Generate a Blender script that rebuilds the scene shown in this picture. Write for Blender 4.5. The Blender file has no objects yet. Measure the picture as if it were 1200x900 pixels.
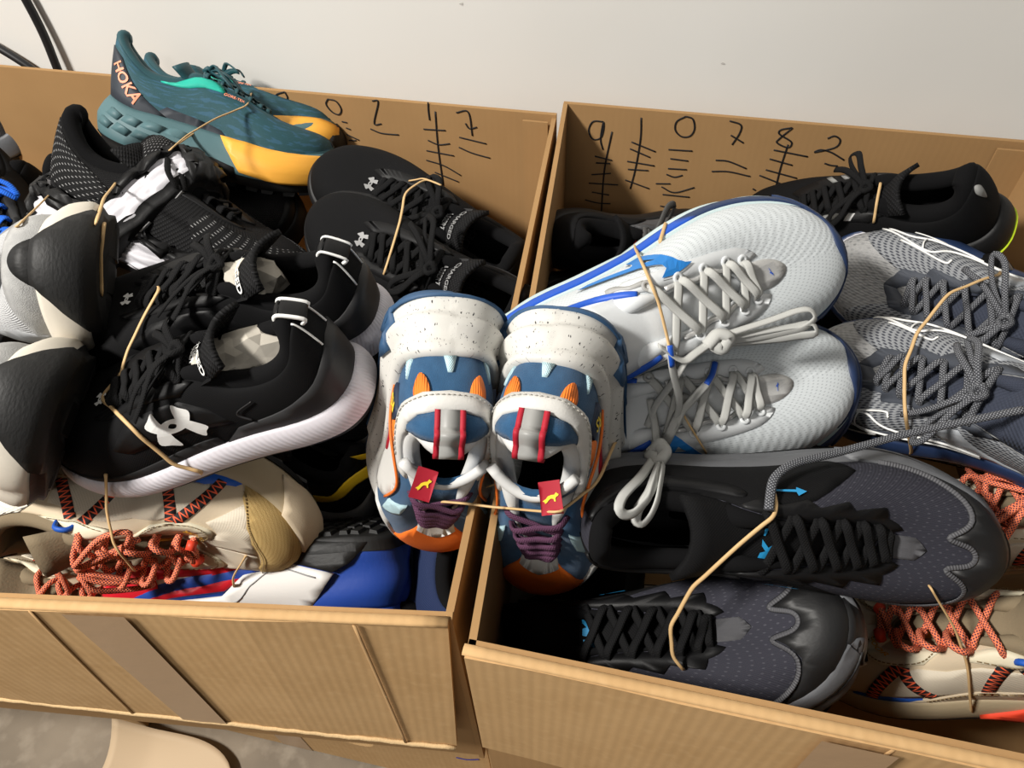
import bpy, math, random
import numpy as np
from mathutils import Vector, Matrix, Quaternion, geometry
from math import pi, sin, cos

# ------------------------------------------------------------------ camera, light, exposure
S = bpy.context.scene
COL = S.collection
R = Matrix(((0.97691244, 0.14330226, -0.15845044), (0.21142577, -0.75499281, 0.6207133), (-0.03067932, -0.63988305, -0.76785966)))
camd = bpy.data.cameras.new('camera')
cam = bpy.data.objects.new('camera', camd)
COL.objects.link(cam)
cam.matrix_world = Matrix.Translation((0, 0, 1.25)) @ (R @ Matrix(((1, 0, 0), (0, -1, 0), (0, 0, -1)))).to_4x4()
camd.sensor_width = 36
camd.lens = 26.28
camd.clip_start = 0.02
S.camera = cam
S.view_settings.view_transform = 'Standard'
S.view_settings.look = 'None'
S.view_settings.gamma = 1
S.view_settings.exposure = 0.0
w = bpy.data.worlds.new('room_light')
S.world = w
w.use_nodes = True
w.node_tree.nodes['Background'].inputs[0].default_value = (1.0, 0.97, 0.93, 1)
w.node_tree.nodes['Background'].inputs[1].default_value = 0.11


def area(name, loc, target, sx, sy, power, col):
    l = bpy.data.lights.new(name, 'AREA')
    l.shape = 'RECTANGLE'
    l.size = sx
    l.size_y = sy
    l.energy = power
    l.color = col
    o = bpy.data.objects.new(name, l)
    COL.objects.link(o)
    o.location = loc
    o.rotation_euler = (Vector(target) - Vector(loc)).to_track_quat('-Z', 'Y').to_euler()
    return o


area('ceiling_lamp', (-1.40, -0.50, 2.50), (-0.1, 0.45, 0.6), 0.42, 0.20, 90, (1.0, 0.96, 0.90))
area('ceiling_lamp_far', (-0.2, -1.9, 2.5), (0.0, 0.4, 0.6), 1.2, 0.5, 11, (1.0, 0.96, 0.91))  # unseen fill light, added in front to brighten the box flaps

# ------------------------------------------------------------------ materials
MATS = {}


def lin(c):
    if isinstance(c, str):
        c = tuple(int(c[i:i + 2], 16) / 255 for i in (0, 2, 4))
        c = tuple(v / 12.92 if v <= .04045 else ((v + .055) / 1.055) ** 2.4 for v in c)
    return (*c[:3], 1)


def mat(name, col, rough=.75, bump=None, mix=None, coord='UV', metal=0, spec=.4, sheen=0):
    """bump=(kind,scale,strength,stretch)  mix=(kind,scale,colour,lo,hi,stretch); kinds: noise, voronoi, wave, diamond, dash"""
    if name in MATS:
        return MATS[name]
    m = bpy.data.materials.new(name)
    MATS[name] = m
    m.use_nodes = True
    nt = m.node_tree
    b = nt.nodes['Principled BSDF']
    b.inputs['Base Color'].default_value = lin(col)
    b.inputs['Roughness'].default_value = rough
    b.inputs['Metallic'].default_value = metal
    b.inputs['Specular IOR Level'].default_value = spec
    if sheen:
        b.inputs['Sheen Weight'].default_value = sheen
        b.inputs['Sheen Roughness'].default_value = .5
    tc = nt.nodes.new('ShaderNodeTexCoord')

    def M(op, a, bb=None):
        n = nt.nodes.new('ShaderNodeMath')
        n.operation = op
        for k, v in enumerate((a, bb)):
            if v is None:
                continue
            if hasattr(v, 'links'):
                nt.links.new(v, n.inputs[k])
            else:
                n.inputs[k].default_value = v
        return n.outputs[0]

    def tex(kind, scale, stretch=(1, 1, 1), rot=0):
        mp = nt.nodes.new('ShaderNodeMapping')
        mp.inputs['Scale'].default_value = [scale * s for s in stretch]
        mp.inputs['Rotation'].default_value = (0, 0, rot)
        nt.links.new(tc.outputs[coord], mp.inputs['Vector'])
        v = mp.outputs[0]
        if kind == 'noise':
            n = nt.nodes.new('ShaderNodeTexNoise')
            n.inputs['Scale'].default_value = 1
            n.inputs['Detail'].default_value = 3
            nt.links.new(v, n.inputs['Vector'])
            return n.outputs[0]
        if kind == 'voronoi':
            n = nt.nodes.new('ShaderNodeTexVoronoi')
            n.inputs['Scale'].default_value = 1
            nt.links.new(v, n.inputs['Vector'])
            return n.outputs[0]
        if kind == 'wave':
            n = nt.nodes.new('ShaderNodeTexWave')
            n.inputs['Scale'].default_value = 1
            n.inputs['Distortion'].default_value = 2.5
            n.inputs['Detail'].default_value = 1
            n.inputs['Detail Scale'].default_value = .6
            nt.links.new(v, n.inputs['Vector'])
            return n.outputs['Fac']
        sp = nt.nodes.new('ShaderNodeSeparateXYZ')
        nt.links.new(v, sp.inputs[0])
        x, y = sp.outputs[0], sp.outputs[1]
        if kind == 'line':
            return M('ADD', M('MULTIPLY', M('SINE', x), .5), .5)
        if kind == 'diamond':     # open mesh of small holes
            return M('ADD', M('MULTIPLY', M('MULTIPLY', M('SINE', x), M('SINE', y)), .5), .5)
        if kind == 'dash':        # short broken dashes in rows
            a = M('SINE', M('MULTIPLY', x, .45))
            bb = M('SINE', M('ADD', y, M('MULTIPLY', M('SIGN', a), 1.57)))
            return M('MULTIPLY', M('ABSOLUTE', a), M('ADD', M('MULTIPLY', bb, .5), .5))
        if kind == 'zigzag':      # triangle wave thread, x along
            t = M('PINGPONG', x, 1.0)
            d = M('ABSOLUTE', M('SUBTRACT', t, y))
            return M('LESS_THAN', d, .20)
        if kind == 'braid':
            return M('MULTIPLY', M('ABSOLUTE', M('SINE', M('ADD', x, y))), M('ABSOLUTE', M('SINE', M('SUBTRACT', x, y))))
        raise ValueError(kind)

    if bump:
        kind, scale, strength = bump[:3]
        t = tex(kind, scale, *(bump[3:]))
        bn = nt.nodes.new('ShaderNodeBump')
        bn.inputs['Strength'].default_value = min(1, strength)
        bn.inputs['Distance'].default_value = .0012
        nt.links.new(t, bn.inputs['Height'])
        nt.links.new(bn.outputs[0], b.inputs['Normal'])
    if mix:
        src = None
        for mm in (mix if isinstance(mix, list) else [mix]):
            kind, scale, c2, lo, hi = mm[:5]
            t = tex(kind, scale, *(mm[5:]))
            r = nt.nodes.new('ShaderNodeMapRange')
            r.inputs[1].default_value = lo
            r.inputs[2].default_value = hi
            nt.links.new(t, r.inputs[0])
            x = nt.nodes.new('ShaderNodeMix')
            x.data_type = 'RGBA'
            nt.links.new(r.outputs[0], x.inputs[0])
            if src is None:
                x.inputs[6].default_value = lin(col)
            else:
                nt.links.new(src, x.inputs[6])
            x.inputs[7].default_value = lin(c2)
            src = x.outputs[2]
        nt.links.new(src, b.inputs['Base Color'])
    return m


# ------------------------------------------------------------------ mesh helpers
def link(name, me, m=None, parent=None, smooth=True):
    if m is not None:
        me.materials.append(m)
    if smooth:
        me.shade_smooth()
    o = bpy.data.objects.new(name, me)
    COL.objects.link(o)
    if parent:
        o.parent = parent
    return o


def mesh(name, V, F, m=None, parent=None, smooth=True, uv=None):
    me = bpy.data.meshes.new(name)
    V = np.asarray(V, dtype=np.float64)
    me.from_pydata(V.tolist(), [], F if isinstance(F, list) else F.tolist())
    if uv is not None:
        l = me.uv_layers.new(name='UVMap')
        idx = np.empty(len(me.loops), dtype=np.int32)
        me.loops.foreach_get('vertex_index', idx)
        l.data.foreach_set('uv', np.asarray(uv, dtype=np.float32)[idx].ravel())
    me.validate()
    return link(name, me, m, parent, smooth)


def tag(o, label=None, cat=None, group=None, kind=None):
    if label: o['label'] = label
    if cat: o['category'] = cat
    if group: o['group'] = group
    if kind: o['kind'] = kind
    return o


def grid_faces(n, m, closed):
    """n around (rows), m across; vertex = i*m+j"""
    F = []
    for i in range(n if closed else n - 1):
        a, b = i * m, ((i + 1) % n) * m
        for j in range(m - 1):
            F.append((a + j, b + j, b + j + 1, a + j + 1))
    return F


def box_vf(x0, x1, y0, y1, z0, z1):
    V = [(x, y, z) for x in (x0, x1) for y in (y0, y1) for z in (z0, z1)]
    F = [(0, 1, 3, 2), (4, 6, 7, 5), (0, 4, 5, 1), (2, 3, 7, 6), (0, 2, 6, 4), (1, 5, 7, 3)]
    return V, F


def catmull(P, n, closed=False):
    P = np.asarray(P, float)
    k = len(P)
    if closed:
        t = np.arange(n) / n * k
        i = np.floor(t).astype(int)
        g = lambda q: P[(i + q) % k]
    else:
        t = np.linspace(0, k - 1 - 1e-9, n)
        i = np.floor(t).astype(int)
        Q = np.vstack([2 * P[0] - P[1], P, 2 * P[-1] - P[-2]])
        g = lambda q: Q[i + q + 1]
    f = (t - i)[:, None]
    a, b, c, d = g(-1), g(0), g(1), g(2)
    return .5 * (2 * b + (c - a) * f + (2 * a - 5 * b + 4 * c - d) * f ** 2 + (3 * b - 3 * c + d - a) * f ** 3)


def tube_vf(path, rw, rt=None, seg=6, closed=False, up=None):
    """tube along path; rw half width, rt half thickness (flat lace); up = flat normal hint"""
    P = np.asarray(path, float)
    n = len(P)
    rt = rw if rt is None else rt
    T = np.roll(P, -1, 0) - np.roll(P, 1, 0)
    if not closed:
        T[0] = P[1] - P[0]
        T[-1] = P[-1] - P[-2]
    T /= np.linalg.norm(T, axis=1)[:, None] + 1e-12
    N = np.zeros_like(P)
    u = np.array(up if up is not None else (0.13, 0.21, .97), float)
    for i in range(n):
        v = u - T[i] * (u @ T[i])
        if np.linalg.norm(v) < 1e-3:
            v = np.cross(T[i], (1, 0, 0))
        v /= np.linalg.norm(v)
        N[i] = v
        if up is None:
            u = v
    B = np.cross(T, N)
    A = np.arange(seg) / seg * 2 * pi
    V = P[:, None, :] + rw * np.cos(A)[None, :, None] * B[:, None, :] + rt * np.sin(A)[None, :, None] * N[:, None, :]
    ln = np.concatenate([[0], np.cumsum(np.linalg.norm(np.diff(P, axis=0), axis=1))])
    UV = np.stack([np.repeat(ln, seg), np.tile(A / (2 * pi) * 2 * (rw + rt) * 1.5, n)], 1)
    F = []
    for i in range(n if closed else n - 1):
        a, b = i * seg, ((i + 1) % n) * seg
        for j in range(seg):
            F.append((a + j, a + (j + 1) % seg, b + (j + 1) % seg, b + j))
    if not closed:
        F += [tuple(range(seg))[::-1], tuple(range((n - 1) * seg, n * seg))]
    return V.reshape(-1, 3), F, UV


class MB:
    def __init__(s):
        s.V, s.F, s.U, s.n = [], [], [], 0

    def add(s, V, F, U=None):
        V = np.asarray(V, float)
        s.V.append(V)
        s.F += [tuple(q + s.n for q in f) for f in F]
        s.U.append(np.zeros((len(V), 2)) if U is None else np.asarray(U))
        s.n += len(V)

    def tube(s, path, rw, rt=None, seg=6, closed=False, up=None, n=None):
        if n:
            path = catmull(path, n, closed)
        s.add(*tube_vf(path, rw, rt, seg, closed, up))

    def box(s, *a):
        s.add(*box_vf(*a))

    def build(s, name, m, parent=None, smooth=True):
        return mesh(name, np.vstack(s.V), s.F, m, parent, smooth, np.vstack(s.U))


def tri_poly(loops, step=None):
    """fill closed 2D loops (first outer, rest holes) -> V, F"""
    V, E = [], []
    for L in loops:
        a = len(V)
        V += [tuple(p) for p in L]
        E += [(a + k, a + (k + 1) % len(L)) for k in range(len(L))]
    P = np.array(loops[0])

    def inside(Q, P):
        x, y = Q[:, 0], Q[:, 1]
        r = np.zeros(len(Q), bool)
        a = P
        b = np.roll(P, -1, 0)
        for (x1, y1), (x2, y2) in zip(a, b):
            c = ((y1 > y) != (y2 > y))
            r ^= c & (x < (x2 - x1) * (y - y1) / ((y2 - y1) or 1e-12) + x1)
        return r
    pts = [Vector(v) for v in V]
    if step:
        lo, hi = P.min(0), P.max(0)
        gx, gy = np.meshgrid(np.arange(lo[0] + step / 2, hi[0], step), np.arange(lo[1] + step / 2, hi[1], step))
        Q = np.stack([gx.ravel(), gy.ravel()], 1)
        if len(Q):
            Q = Q[inside(Q, P)]
            if len(Q):
                bd = np.array(V)
                d = np.min(np.linalg.norm(Q[:, None] - bd[None], axis=2), axis=1)
                pts += [Vector(q) for q in Q[d > step * .4]]
    v, e, f, *_ = geometry.delaunay_2d_cdt(pts, E, [], 0, 1e-7)
    v = np.array([tuple(p) for p in v])
    f = [tuple(q) for q in f]
    cen = np.array([v[list(q)].mean(0) for q in f])
    k = inside(cen, P)
    for h in loops[1:]:
        k &= ~inside(cen, np.array(h))
    f = [q for q, kk in zip(f, k) if kk]
    out = []
    for q in f:                      # all counter-clockwise
        a = v[list(q)]
        s = (a[1, 0] - a[0, 0]) * (a[2, 1] - a[0, 1]) - (a[1, 1] - a[0, 1]) * (a[2, 0] - a[0, 0])
        out.append(q if s > 0 else q[::-1])
    return v, out


def densify(P, step):
    P = np.asarray(P, float)
    o = []
    for a, b in zip(P, np.roll(P, -1, 0)):
        n = max(1, int(math.ceil(np.linalg.norm(b - a) / step)))
        o += [a + (b - a) * k / n for k in range(n)]
    return np.array(o)

MARKS_RIGHT = [[(-85,730),(-98,729),(-103,716),(-97,704),(-87,707),(-84,720),(-85,729),(-87,705),(-83,690)],[(-73,717),(-79,659),(-79,591)],[(-93,679),(-70,675)],[(-91,669),(-72,670)],[(-96,650),(-70,655)],[(-99,636),(-59,638)],[(-94,622),(-70,620)],[(-103,608),(-85,605),(-67,606)],[(-38,740),(-36,711),(-38,668),(-42,634)],[(-47,705),(-15,694)],[(-48,695),(-21,685)],[(-50,676),(-14,673)],[(-48,664),(-21,665)],[(-50,647),(-17,637)],[(16,747),(6,739),(6,727),(15,719),(25,721),(29,731),(25,744),(16,747)],[(1,699),(31,700)],[(5,686),(28,685)],[(4,671),(28,672)],[(3,662),(14,659),(24,663)],[(-9,646),(10,648)],[(-1,642),(17,635),(42,646)],[(2,630),(38,630)],[(1,611),(20,609),(40,606)],[(69,746),(83,742),(84,731),(78,714)],[(74,727),(91,718)],[(62,690),(78,690),(102,682)],[(60,673),(81,675),(109,671)],[(143,744),(131,740),(131,734),(147,725),(145,717),(131,722),(132,728),(144,744)],[(144,721),(143,689),(144,657)],[(129,712),(171,707)],[(127,699),(156,693)],[(126,683),(166,675)],[(120,674),(160,661)],[(116,653),(120,651)],[(187,734),(194,738),(202,733),(199,723),(178,714),(183,718),(196,716),(214,707)],[(193,700),(201,698),(209,698)]]
MARKS_LEFT = [[(-503,750),(-516,745),(-521,736),(-514,732),(-502,740),(-503,750)],[(-508,733),(-499,728)],[(-444,745),(-448,737),(-442,727),(-433,724),(-428,732),(-433,743),(-444,745)],[(-382,748),(-374,747),(-385,716),(-375,716)],[(-392,707),(-377,702),(-353,702)],[(-306,753),(-307,742),(-307,728)],[(-298,741),(-300,689),(-299,629)],[(-317,714),(-287,715)],[(-313,698),(-299,693),(-283,696)],[(-317,682),(-279,678)],[(-319,667),(-295,661),(-272,648)],[(-309,649),(-276,637)],[(-270,742),(-254,744),(-251,711)],[(-259,728),(-254,721),(-244,724)],[(-269,707),(-233,701)],[(-271,692),(-253,685),(-229,680)],[(-431,714),(-424,713)],[(-427,705),(-421,703)],[(-428,695),(-412,688)],[(-427,686),(-416,687)],[(-428,673),(-400,669)],[(-429,668),(-412,670)]]


# ------------------------------------------------------------------ room: wall and floor
def plane(name, pts, m, uvs):
    o = mesh(name, pts, [(0, 1, 2, 3)], m, None, False, uvs)
    o['kind'] = 'structure'
    return o


m_wall = mat('painted_wall', (.745, .73, .695), .55, ('noise', 9, .35), ('noise', 2.2, (.69, .67, .63), .45, .75), 'Object')
m_floor = mat('concrete', (.25, .205, .15), .7, ('noise', 60, .3), [('noise', 7, (.16, .128, .092), .4, .7), ('noise', 30, (.32, .27, .205), .5, .8)], 'Object')
plane('wall_back', [(-4, .90, 0), (4, .90, 0), (4, .90, 2.8), (-4, .90, 2.8)], m_wall, [(0, 0), (8, 0), (8, 2.8), (0, 2.8)])
plane('floor', [(-4, -3.5, 0), (4, -3.5, 0), (4, .90, 0), (-4, .90, 0)], m_floor, [(0, 0), (8, 0), (8, 4.4), (0, 4.4)])
b = MB()
rr = random.Random(3)
for x, z, q in [(-.56, .96, .004), (-.33, .90, .003), (-.27, .85, .0025), (.11, .93, .003), (.38, .84, .003), (.42, .87, .0025), (.05, .80, .002), (-.75, .83, .002), (.27, .95, .003)]:
    P = [(x + q * cos(a) * rr.uniform(.5, 1.4), .8995, z + q * sin(a) * rr.uniform(.4, 1)) for a in np.linspace(0, 2 * pi, 9)[:-1]]
    b.add(P, [tuple(range(8))])
o = b.build('paint_chip', mat('paint_chip', (.52, .50, .47), .9), bpy.data.objects['wall_back'])

# ------------------------------------------------------------------ cardboard boxes
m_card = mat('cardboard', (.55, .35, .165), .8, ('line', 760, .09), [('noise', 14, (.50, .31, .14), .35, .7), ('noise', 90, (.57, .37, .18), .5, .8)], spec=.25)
m_card_in = mat('cardboard_inside', (.35, .205, .088), .85, ('line', 760, .04), ('noise', 10, (.38, .225, .098), .35, .7), spec=.2)  # same board as the flaps, darkened in colour for weaker light inside
m_edge = mat('cardboard_torn_edge', (.60, .42, .22), .9, ('noise', 300, .6), coord='Object')
m_crease = mat('cardboard_crease', (.46, .285, .13), .85)
m_tape = mat('packing_tape', (.42, .27, .15), .25, ('noise', 60, .25), spec=.6)
m_ink = mat('black_marker_ink', (.012, .011, .012), .6)
m_dark = mat('dark_opening', (.01, .008, .006), .9)


def slab(name, tl, tr, bl, br, th, m, parent, nu=10, nv=6, bow=0.0, wob=0.0, seed=0):
    """cardboard sheet through four corners, th thick to its back, optional outward bow"""
    tl, tr, bl, br = (np.array(p, float) for p in (tl, tr, bl, br))
    n = np.cross(tr - tl, bl - tl)
    n /= np.linalg.norm(n)
    u, v = np.meshgrid(np.linspace(0, 1, nu), np.linspace(0, 1, nv), indexing='ij')
    U, W = u[..., None], v[..., None]
    P = (tl * (1 - U) + tr * U) * (1 - W) + (bl * (1 - U) + br * U) * W
    P = P + n * (bow * np.sin(pi * u) * (1 - .4 * v))[..., None]
    r = np.random.RandomState(seed)
    if wob:
        P[..., :] += n * (wob * np.interp(np.arange(nu), np.arange(0, nu + 3, 3), r.uniform(-1, 1, len(np.arange(0, nu + 3, 3))))[:, None, None])
    Q = P - n * th
    wdt, hgt = np.linalg.norm(tr - tl), np.linalg.norm(bl - tl)
    uv = np.stack([u * wdt, v * hgt], -1).reshape(-1, 2)
    V = np.vstack([P.reshape(-1, 3), Q.reshape(-1, 3)])
    k = nu * nv
    F = grid_faces(nu, nv, False)
    F = F + [tuple(q + k for q in f[::-1]) for f in F]
    ring = [(i * nv) for i in range(nu)] + [(nu - 1) * nv + j for j in range(1, nv)] + [i * nv + nv - 1 for i in range(nu - 2, -1, -1)] + [j for j in range(nv - 2, 0, -1)]
    F += [(a, b2, b2 + k, a + k) for a, b2 in zip(ring, ring[1:] + ring[:1])]
    return mesh(name, V, F, m, parent, False, np.vstack([uv, uv]))


def empty(name, loc, label, cat, group=None):
    o = bpy.data.objects.new(name, None)
    COL.objects.link(o)
    o.location = loc
    bpy.context.view_layer.update()
    return tag(o, label, cat, group)


def under(root, *obs):
    """parent objects built in world coordinates to an Empty standing away from the origin"""
    for o in obs:
        o.parent = root
        o.matrix_parent_inverse = Matrix.Translation(-Vector(root.location))


def marks(parent, strokes, y, lean=0.0):
    for st in strokes:
        P = catmull([(x / 1000, y, z / 1000) for x, z in st], max(4, 5 * len(st)))
        P[:, 1] = y - .0008
        b = MB()
        b.tube(P, .0011, .0005, 6, up=(0, 1, 0))
        o = mesh('marker_stroke', b.V[0], b.F, m_ink, None, True)
        under(parent, o)
    return


RIM, TH = .75, .0055
# left box: bowed front, open flap hanging outside
left_box = empty('cardboard_box', (-.5, .5, .375), 'open cardboard box on the left with taped front flap, holding black, teal and beige shoes', 'box')
A0, A1, A2, A3 = (-1.32, .838, RIM), (-.141, .838, RIM), (-.099, .189, RIM), (-1.32, -.004, RIM)


def dn(p, z=.375, dx=0, dy=0):
    return (p[0] + dx, p[1] + dy, z)


xs = []
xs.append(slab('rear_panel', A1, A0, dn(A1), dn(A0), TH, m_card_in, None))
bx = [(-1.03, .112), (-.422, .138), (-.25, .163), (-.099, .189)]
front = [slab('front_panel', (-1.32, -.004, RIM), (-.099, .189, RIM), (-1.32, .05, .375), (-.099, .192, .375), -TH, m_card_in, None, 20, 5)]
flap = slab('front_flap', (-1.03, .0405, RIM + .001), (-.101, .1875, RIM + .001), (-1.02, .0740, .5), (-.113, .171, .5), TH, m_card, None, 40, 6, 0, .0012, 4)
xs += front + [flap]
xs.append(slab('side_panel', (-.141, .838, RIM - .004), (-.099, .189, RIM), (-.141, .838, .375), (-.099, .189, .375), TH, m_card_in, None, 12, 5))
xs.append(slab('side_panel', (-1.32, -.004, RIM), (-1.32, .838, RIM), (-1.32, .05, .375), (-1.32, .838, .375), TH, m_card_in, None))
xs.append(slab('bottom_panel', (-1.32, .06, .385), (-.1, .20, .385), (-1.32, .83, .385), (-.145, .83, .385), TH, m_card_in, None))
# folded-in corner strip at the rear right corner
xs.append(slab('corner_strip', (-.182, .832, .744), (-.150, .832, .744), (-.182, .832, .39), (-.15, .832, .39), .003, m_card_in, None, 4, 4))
# torn lower edge and rim crease of the flap, tape
b = MB()
P = [(x, .074 + (x + 1.02) / .907 * .097 - .0062, .5 + .0012 * sin(x * 300) + .001 * sin(x * 91)) for x in np.linspace(-1.02, -.113, 90)]
b.tube(P, .0020, .0032, 6)
xs.append(b.build('torn_edge', m_edge, None))
b = MB()
P = [(x, .0405 + (x + 1.03) / .929 * .147 - .001, RIM + .001) for x in np.linspace(-1.03, -.101, 40)]
b.tube(P, .0046, .0024, 8)
xs.append(b.build('fold_edge', m_card, None))


def flap_pt(x, q, off=.0072):
    """point on the left flap: x along the rim, q 0 top .. 1 bottom"""
    f = (x + 1.03) / .929
    tp = np.array((x, .0405 + f * .147, RIM + .001))
    bt = np.array((-1.02 + f * .907, .074 + f * .097, .5))
    p = tp + (bt - tp) * q
    return p + np.array((.14, -1, -.05)) * off


V = [flap_pt(x, q) for q in np.linspace(0, 1, 9) for x in (-.372, -.327)]
xs.append(mesh('tape_strip', V, [(2 * k, 2 * k + 1, 2 * k + 3, 2 * k + 2) for k in range(8)], m_tape, None, True, [(v[0], v[2]) for v in V]))
for x0, x1 in ((-.165, -.150), (-.395, -.425)):
    b = MB()
    b.tube([flap_pt(x0 + (x1 - x0) * q, q, .0063) for q in np.linspace(0, 1, 12)], .0016, .0007, 6, up=(0, 1, 0))
    xs.append(b.build('crease', m_crease, None))
under(left_box, *xs)
marks(left_box, MARKS_LEFT, .838)

right_box = empty('cardboard_box', (.2, .5, .375), 'open cardboard box on the right with tally columns, holding white and slate shoes', 'box')
B0, B1, B2, B3 = (-.137, .867, RIM), (.415, .867, RIM), (.53, .171, RIM), (-.084, .173, RIM)
xs = [slab('rear_panel', B1, B0, dn(B1), dn(B0), TH, m_card_in, None),
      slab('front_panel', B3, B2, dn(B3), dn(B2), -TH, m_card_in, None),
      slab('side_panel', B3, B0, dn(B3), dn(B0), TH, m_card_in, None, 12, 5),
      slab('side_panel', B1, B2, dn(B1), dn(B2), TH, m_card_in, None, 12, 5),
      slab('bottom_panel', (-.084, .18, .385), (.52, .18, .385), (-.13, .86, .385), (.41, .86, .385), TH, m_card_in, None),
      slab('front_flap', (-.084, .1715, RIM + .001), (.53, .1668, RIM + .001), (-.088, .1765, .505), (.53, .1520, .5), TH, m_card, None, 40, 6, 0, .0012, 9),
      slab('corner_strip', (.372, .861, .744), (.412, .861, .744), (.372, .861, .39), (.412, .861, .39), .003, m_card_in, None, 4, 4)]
b = MB()
b.tube([(x, .1705 - (x + .084) * .006, RIM + .001) for x in np.linspace(-.086, .53, 40)], .0046, .0024, 8)
xs.append(b.build('fold_edge', m_card, None))
for x0, x1 in ((.187, .170),):
    b = MB()
    b.tube([(x0 + (x1 - x0) * q, .1638 - .0125 * q, RIM - .25 * q) for q in np.linspace(0, 1, 12)], .0016, .0007, 6, up=(0, 1, 0))
    xs.append(b.build('crease', m_crease, None))
V = [(x, .1617 - (x + .084) * .007 - .0075 * q, RIM - .25 * q) for q in np.linspace(0, 1, 9) for x in (.145, .19)]
xs.append(mesh('tape_strip', V, [(2 * k, 2 * k + 1, 2 * k + 3, 2 * k + 2) for k in range(8)], m_tape, None, True, [(v[0], v[2]) for v in V]))
b = MB()
b.tube([(-.088 + x * .3, .1745 - .01 * x, .505 + .001 * sin(x * 300)) for x in np.linspace(0, 1.8, 60)], .0018, .003, 6)
xs.append(b.build('torn_edge', m_edge, None))
under(right_box, *xs)
marks(right_box, MARKS_RIGHT, .867)


def low_box(x0, x1, y0, y1, z1, label, hole=None, tapes=()):
    r = empty('cardboard_box', ((x0 + x1) / 2, (y0 + y1) / 2, 0), label, 'box')
    z0 = .002
    if hole:
        hx, hz, a, c = hole
        ring = [(hx + a * cos(q), hz + c * sin(q)) for q in np.linspace(0, 2 * pi, 25)[:-1]]
        v, F = tri_poly([[(x0, z0), (x1, z0), (x1, z1), (x0, z1)], ring])
        V = np.array([(p[0], y0, p[1]) for p in v] + [(p[0], y0 + TH, p[1]) for p in v])
        n = len(v)
        rg = list(range(4, 28))
        f = mesh('front_panel', V, F + [tuple(q + n for q in t[::-1]) for t in F] + [(a1, b1, b1 + n, a1 + n) for a1, b1 in zip(rg, rg[1:] + rg[:1])], m_card, None, False,
                 np.concatenate([v, v]))
    else:
        f = slab('front_panel', (x0, y0, z1), (x1, y0, z1), (x0, y0, z0), (x1, y0, z0), -TH, m_card, None)
    o = [f, slab('side_panel', (x1, y0, z1), (x1, y1, z1), (x1, y0, z0), (x1, y1, z0), TH, m_card, None),
         slab('side_panel', (x0, y1, z1), (x0, y0, z1), (x0, y1, z0), (x0, y0, z0), TH, m_card, None),
         slab('rear_panel', (x1, y1, z1), (x0, y1, z1), (x1, y1, z0), (x0, y1, z0), TH, m_card, None),
         slab('top_panel', (x0, y1, z1), (x1, y1, z1), (x0, y0, z1), (x1, y0, z1), TH, m_card, None)]
    for a, w2 in tapes:
        V = [(a + d, y0 - .0008, z) for z in np.linspace(z1, z0, 5) for d in (0, w2)]
        o.append(mesh('tape_strip', V, [(2 * k, 2 * k + 1, 2 * k + 3, 2 * k + 2) for k in range(4)], m_tape, None, True, [(v[0], v[2]) for v in V]))
    under(r, *o)
    return r


low_box(-1.32, -.684, .205, .83, .372, 'plain cardboard box on the floor, leftmost under the row, beside a dark gap')
lb = low_box(-.668, -.118, .226, .83, .372, 'cardboard box on the floor with an oval hand hole, under the taped flap', (-.3135, .135, .032, .024), ((-.455, .05),))
b = MB()
b.tube(catmull([(-.158, .2252, .176), (-.143, .2252, .178), (-.126, .2252, .194)], 9), .0013, .0006, 6, up=(0, 1, 0))
under(lb, b.build('blue_pen_line', mat('blue_ink', (.03, .03, .22), .6), None))
low_box(-.098, .53, .21, .84, .372, 'cardboard box on the floor at bottom right, under the box of white shoes')

# curled offcut of cardboard lying on the floor
c = empty('cardboard_scrap', (-.615, .128, 0), 'tan rounded cardboard offcut curling up on the concrete floor', 'cardboard')
u, v = np.meshgrid(np.linspace(0, 1, 22), np.linspace(-1, 1, 13), indexing='ij')
hw = .066 * np.sqrt(np.clip(1 - np.clip((u - .45) / .55, 0, 1) ** 2.6, 0, 1))
X = -.085 + .20 * u
Y = v * hw + .012 * u
Zc = .006 + .045 * np.clip(v, 0, 1) ** 2 * (1 - u) + .10 * np.clip(.30 - u, 0, 1) ** 1.3 + .012 * u * u
P = np.stack([X, Y, Zc], -1).reshape(-1, 3)
k = len(P)
F = grid_faces(22, 13, False)
o = mesh('sheet', np.vstack([P, P + [0, 0, .004]]), F + [tuple(q + k for q in f[::-1]) for f in F] +
         [(a, a2, a2 + k, a + k) for a, a2 in [(j, j + 1) for j in range(12)] + [(i * 13, i * 13 + 13) for i in range(21)] + [(i * 13 + 12, i * 13 + 25) for i in range(21)]],
         mat('cardboard_smooth', (.56, .42, .27), .7, ('noise', 40, .15), coord='Object'), c)

# black cords hanging against the wall
m_cord = mat('black_cord', (.012, .012, .013), .45)
for pts, lab in (([(-.905, .886, 1.05), (-.884, .888, .82), (-.888, .884, .715), (-.895, .88, .60), (-.90, .87, .40)], 'steep black cord hanging down the white wall behind the boxes'),
                 ([(-1.15, .884, .86), (-1.05, .884, .80), (-.972, .884, .754), (-.923, .884, .715), (-.88, .884, .66), (-.86, .88, .40)], 'black cord sloping down to the box rim at the far left of the wall')):
    b = MB()
    b.tube(pts, .0058, seg=8, n=30)
    o = b.build('power_cord', m_cord)
    tag(o, lab, 'cord', 'black cords on the wall')


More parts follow.
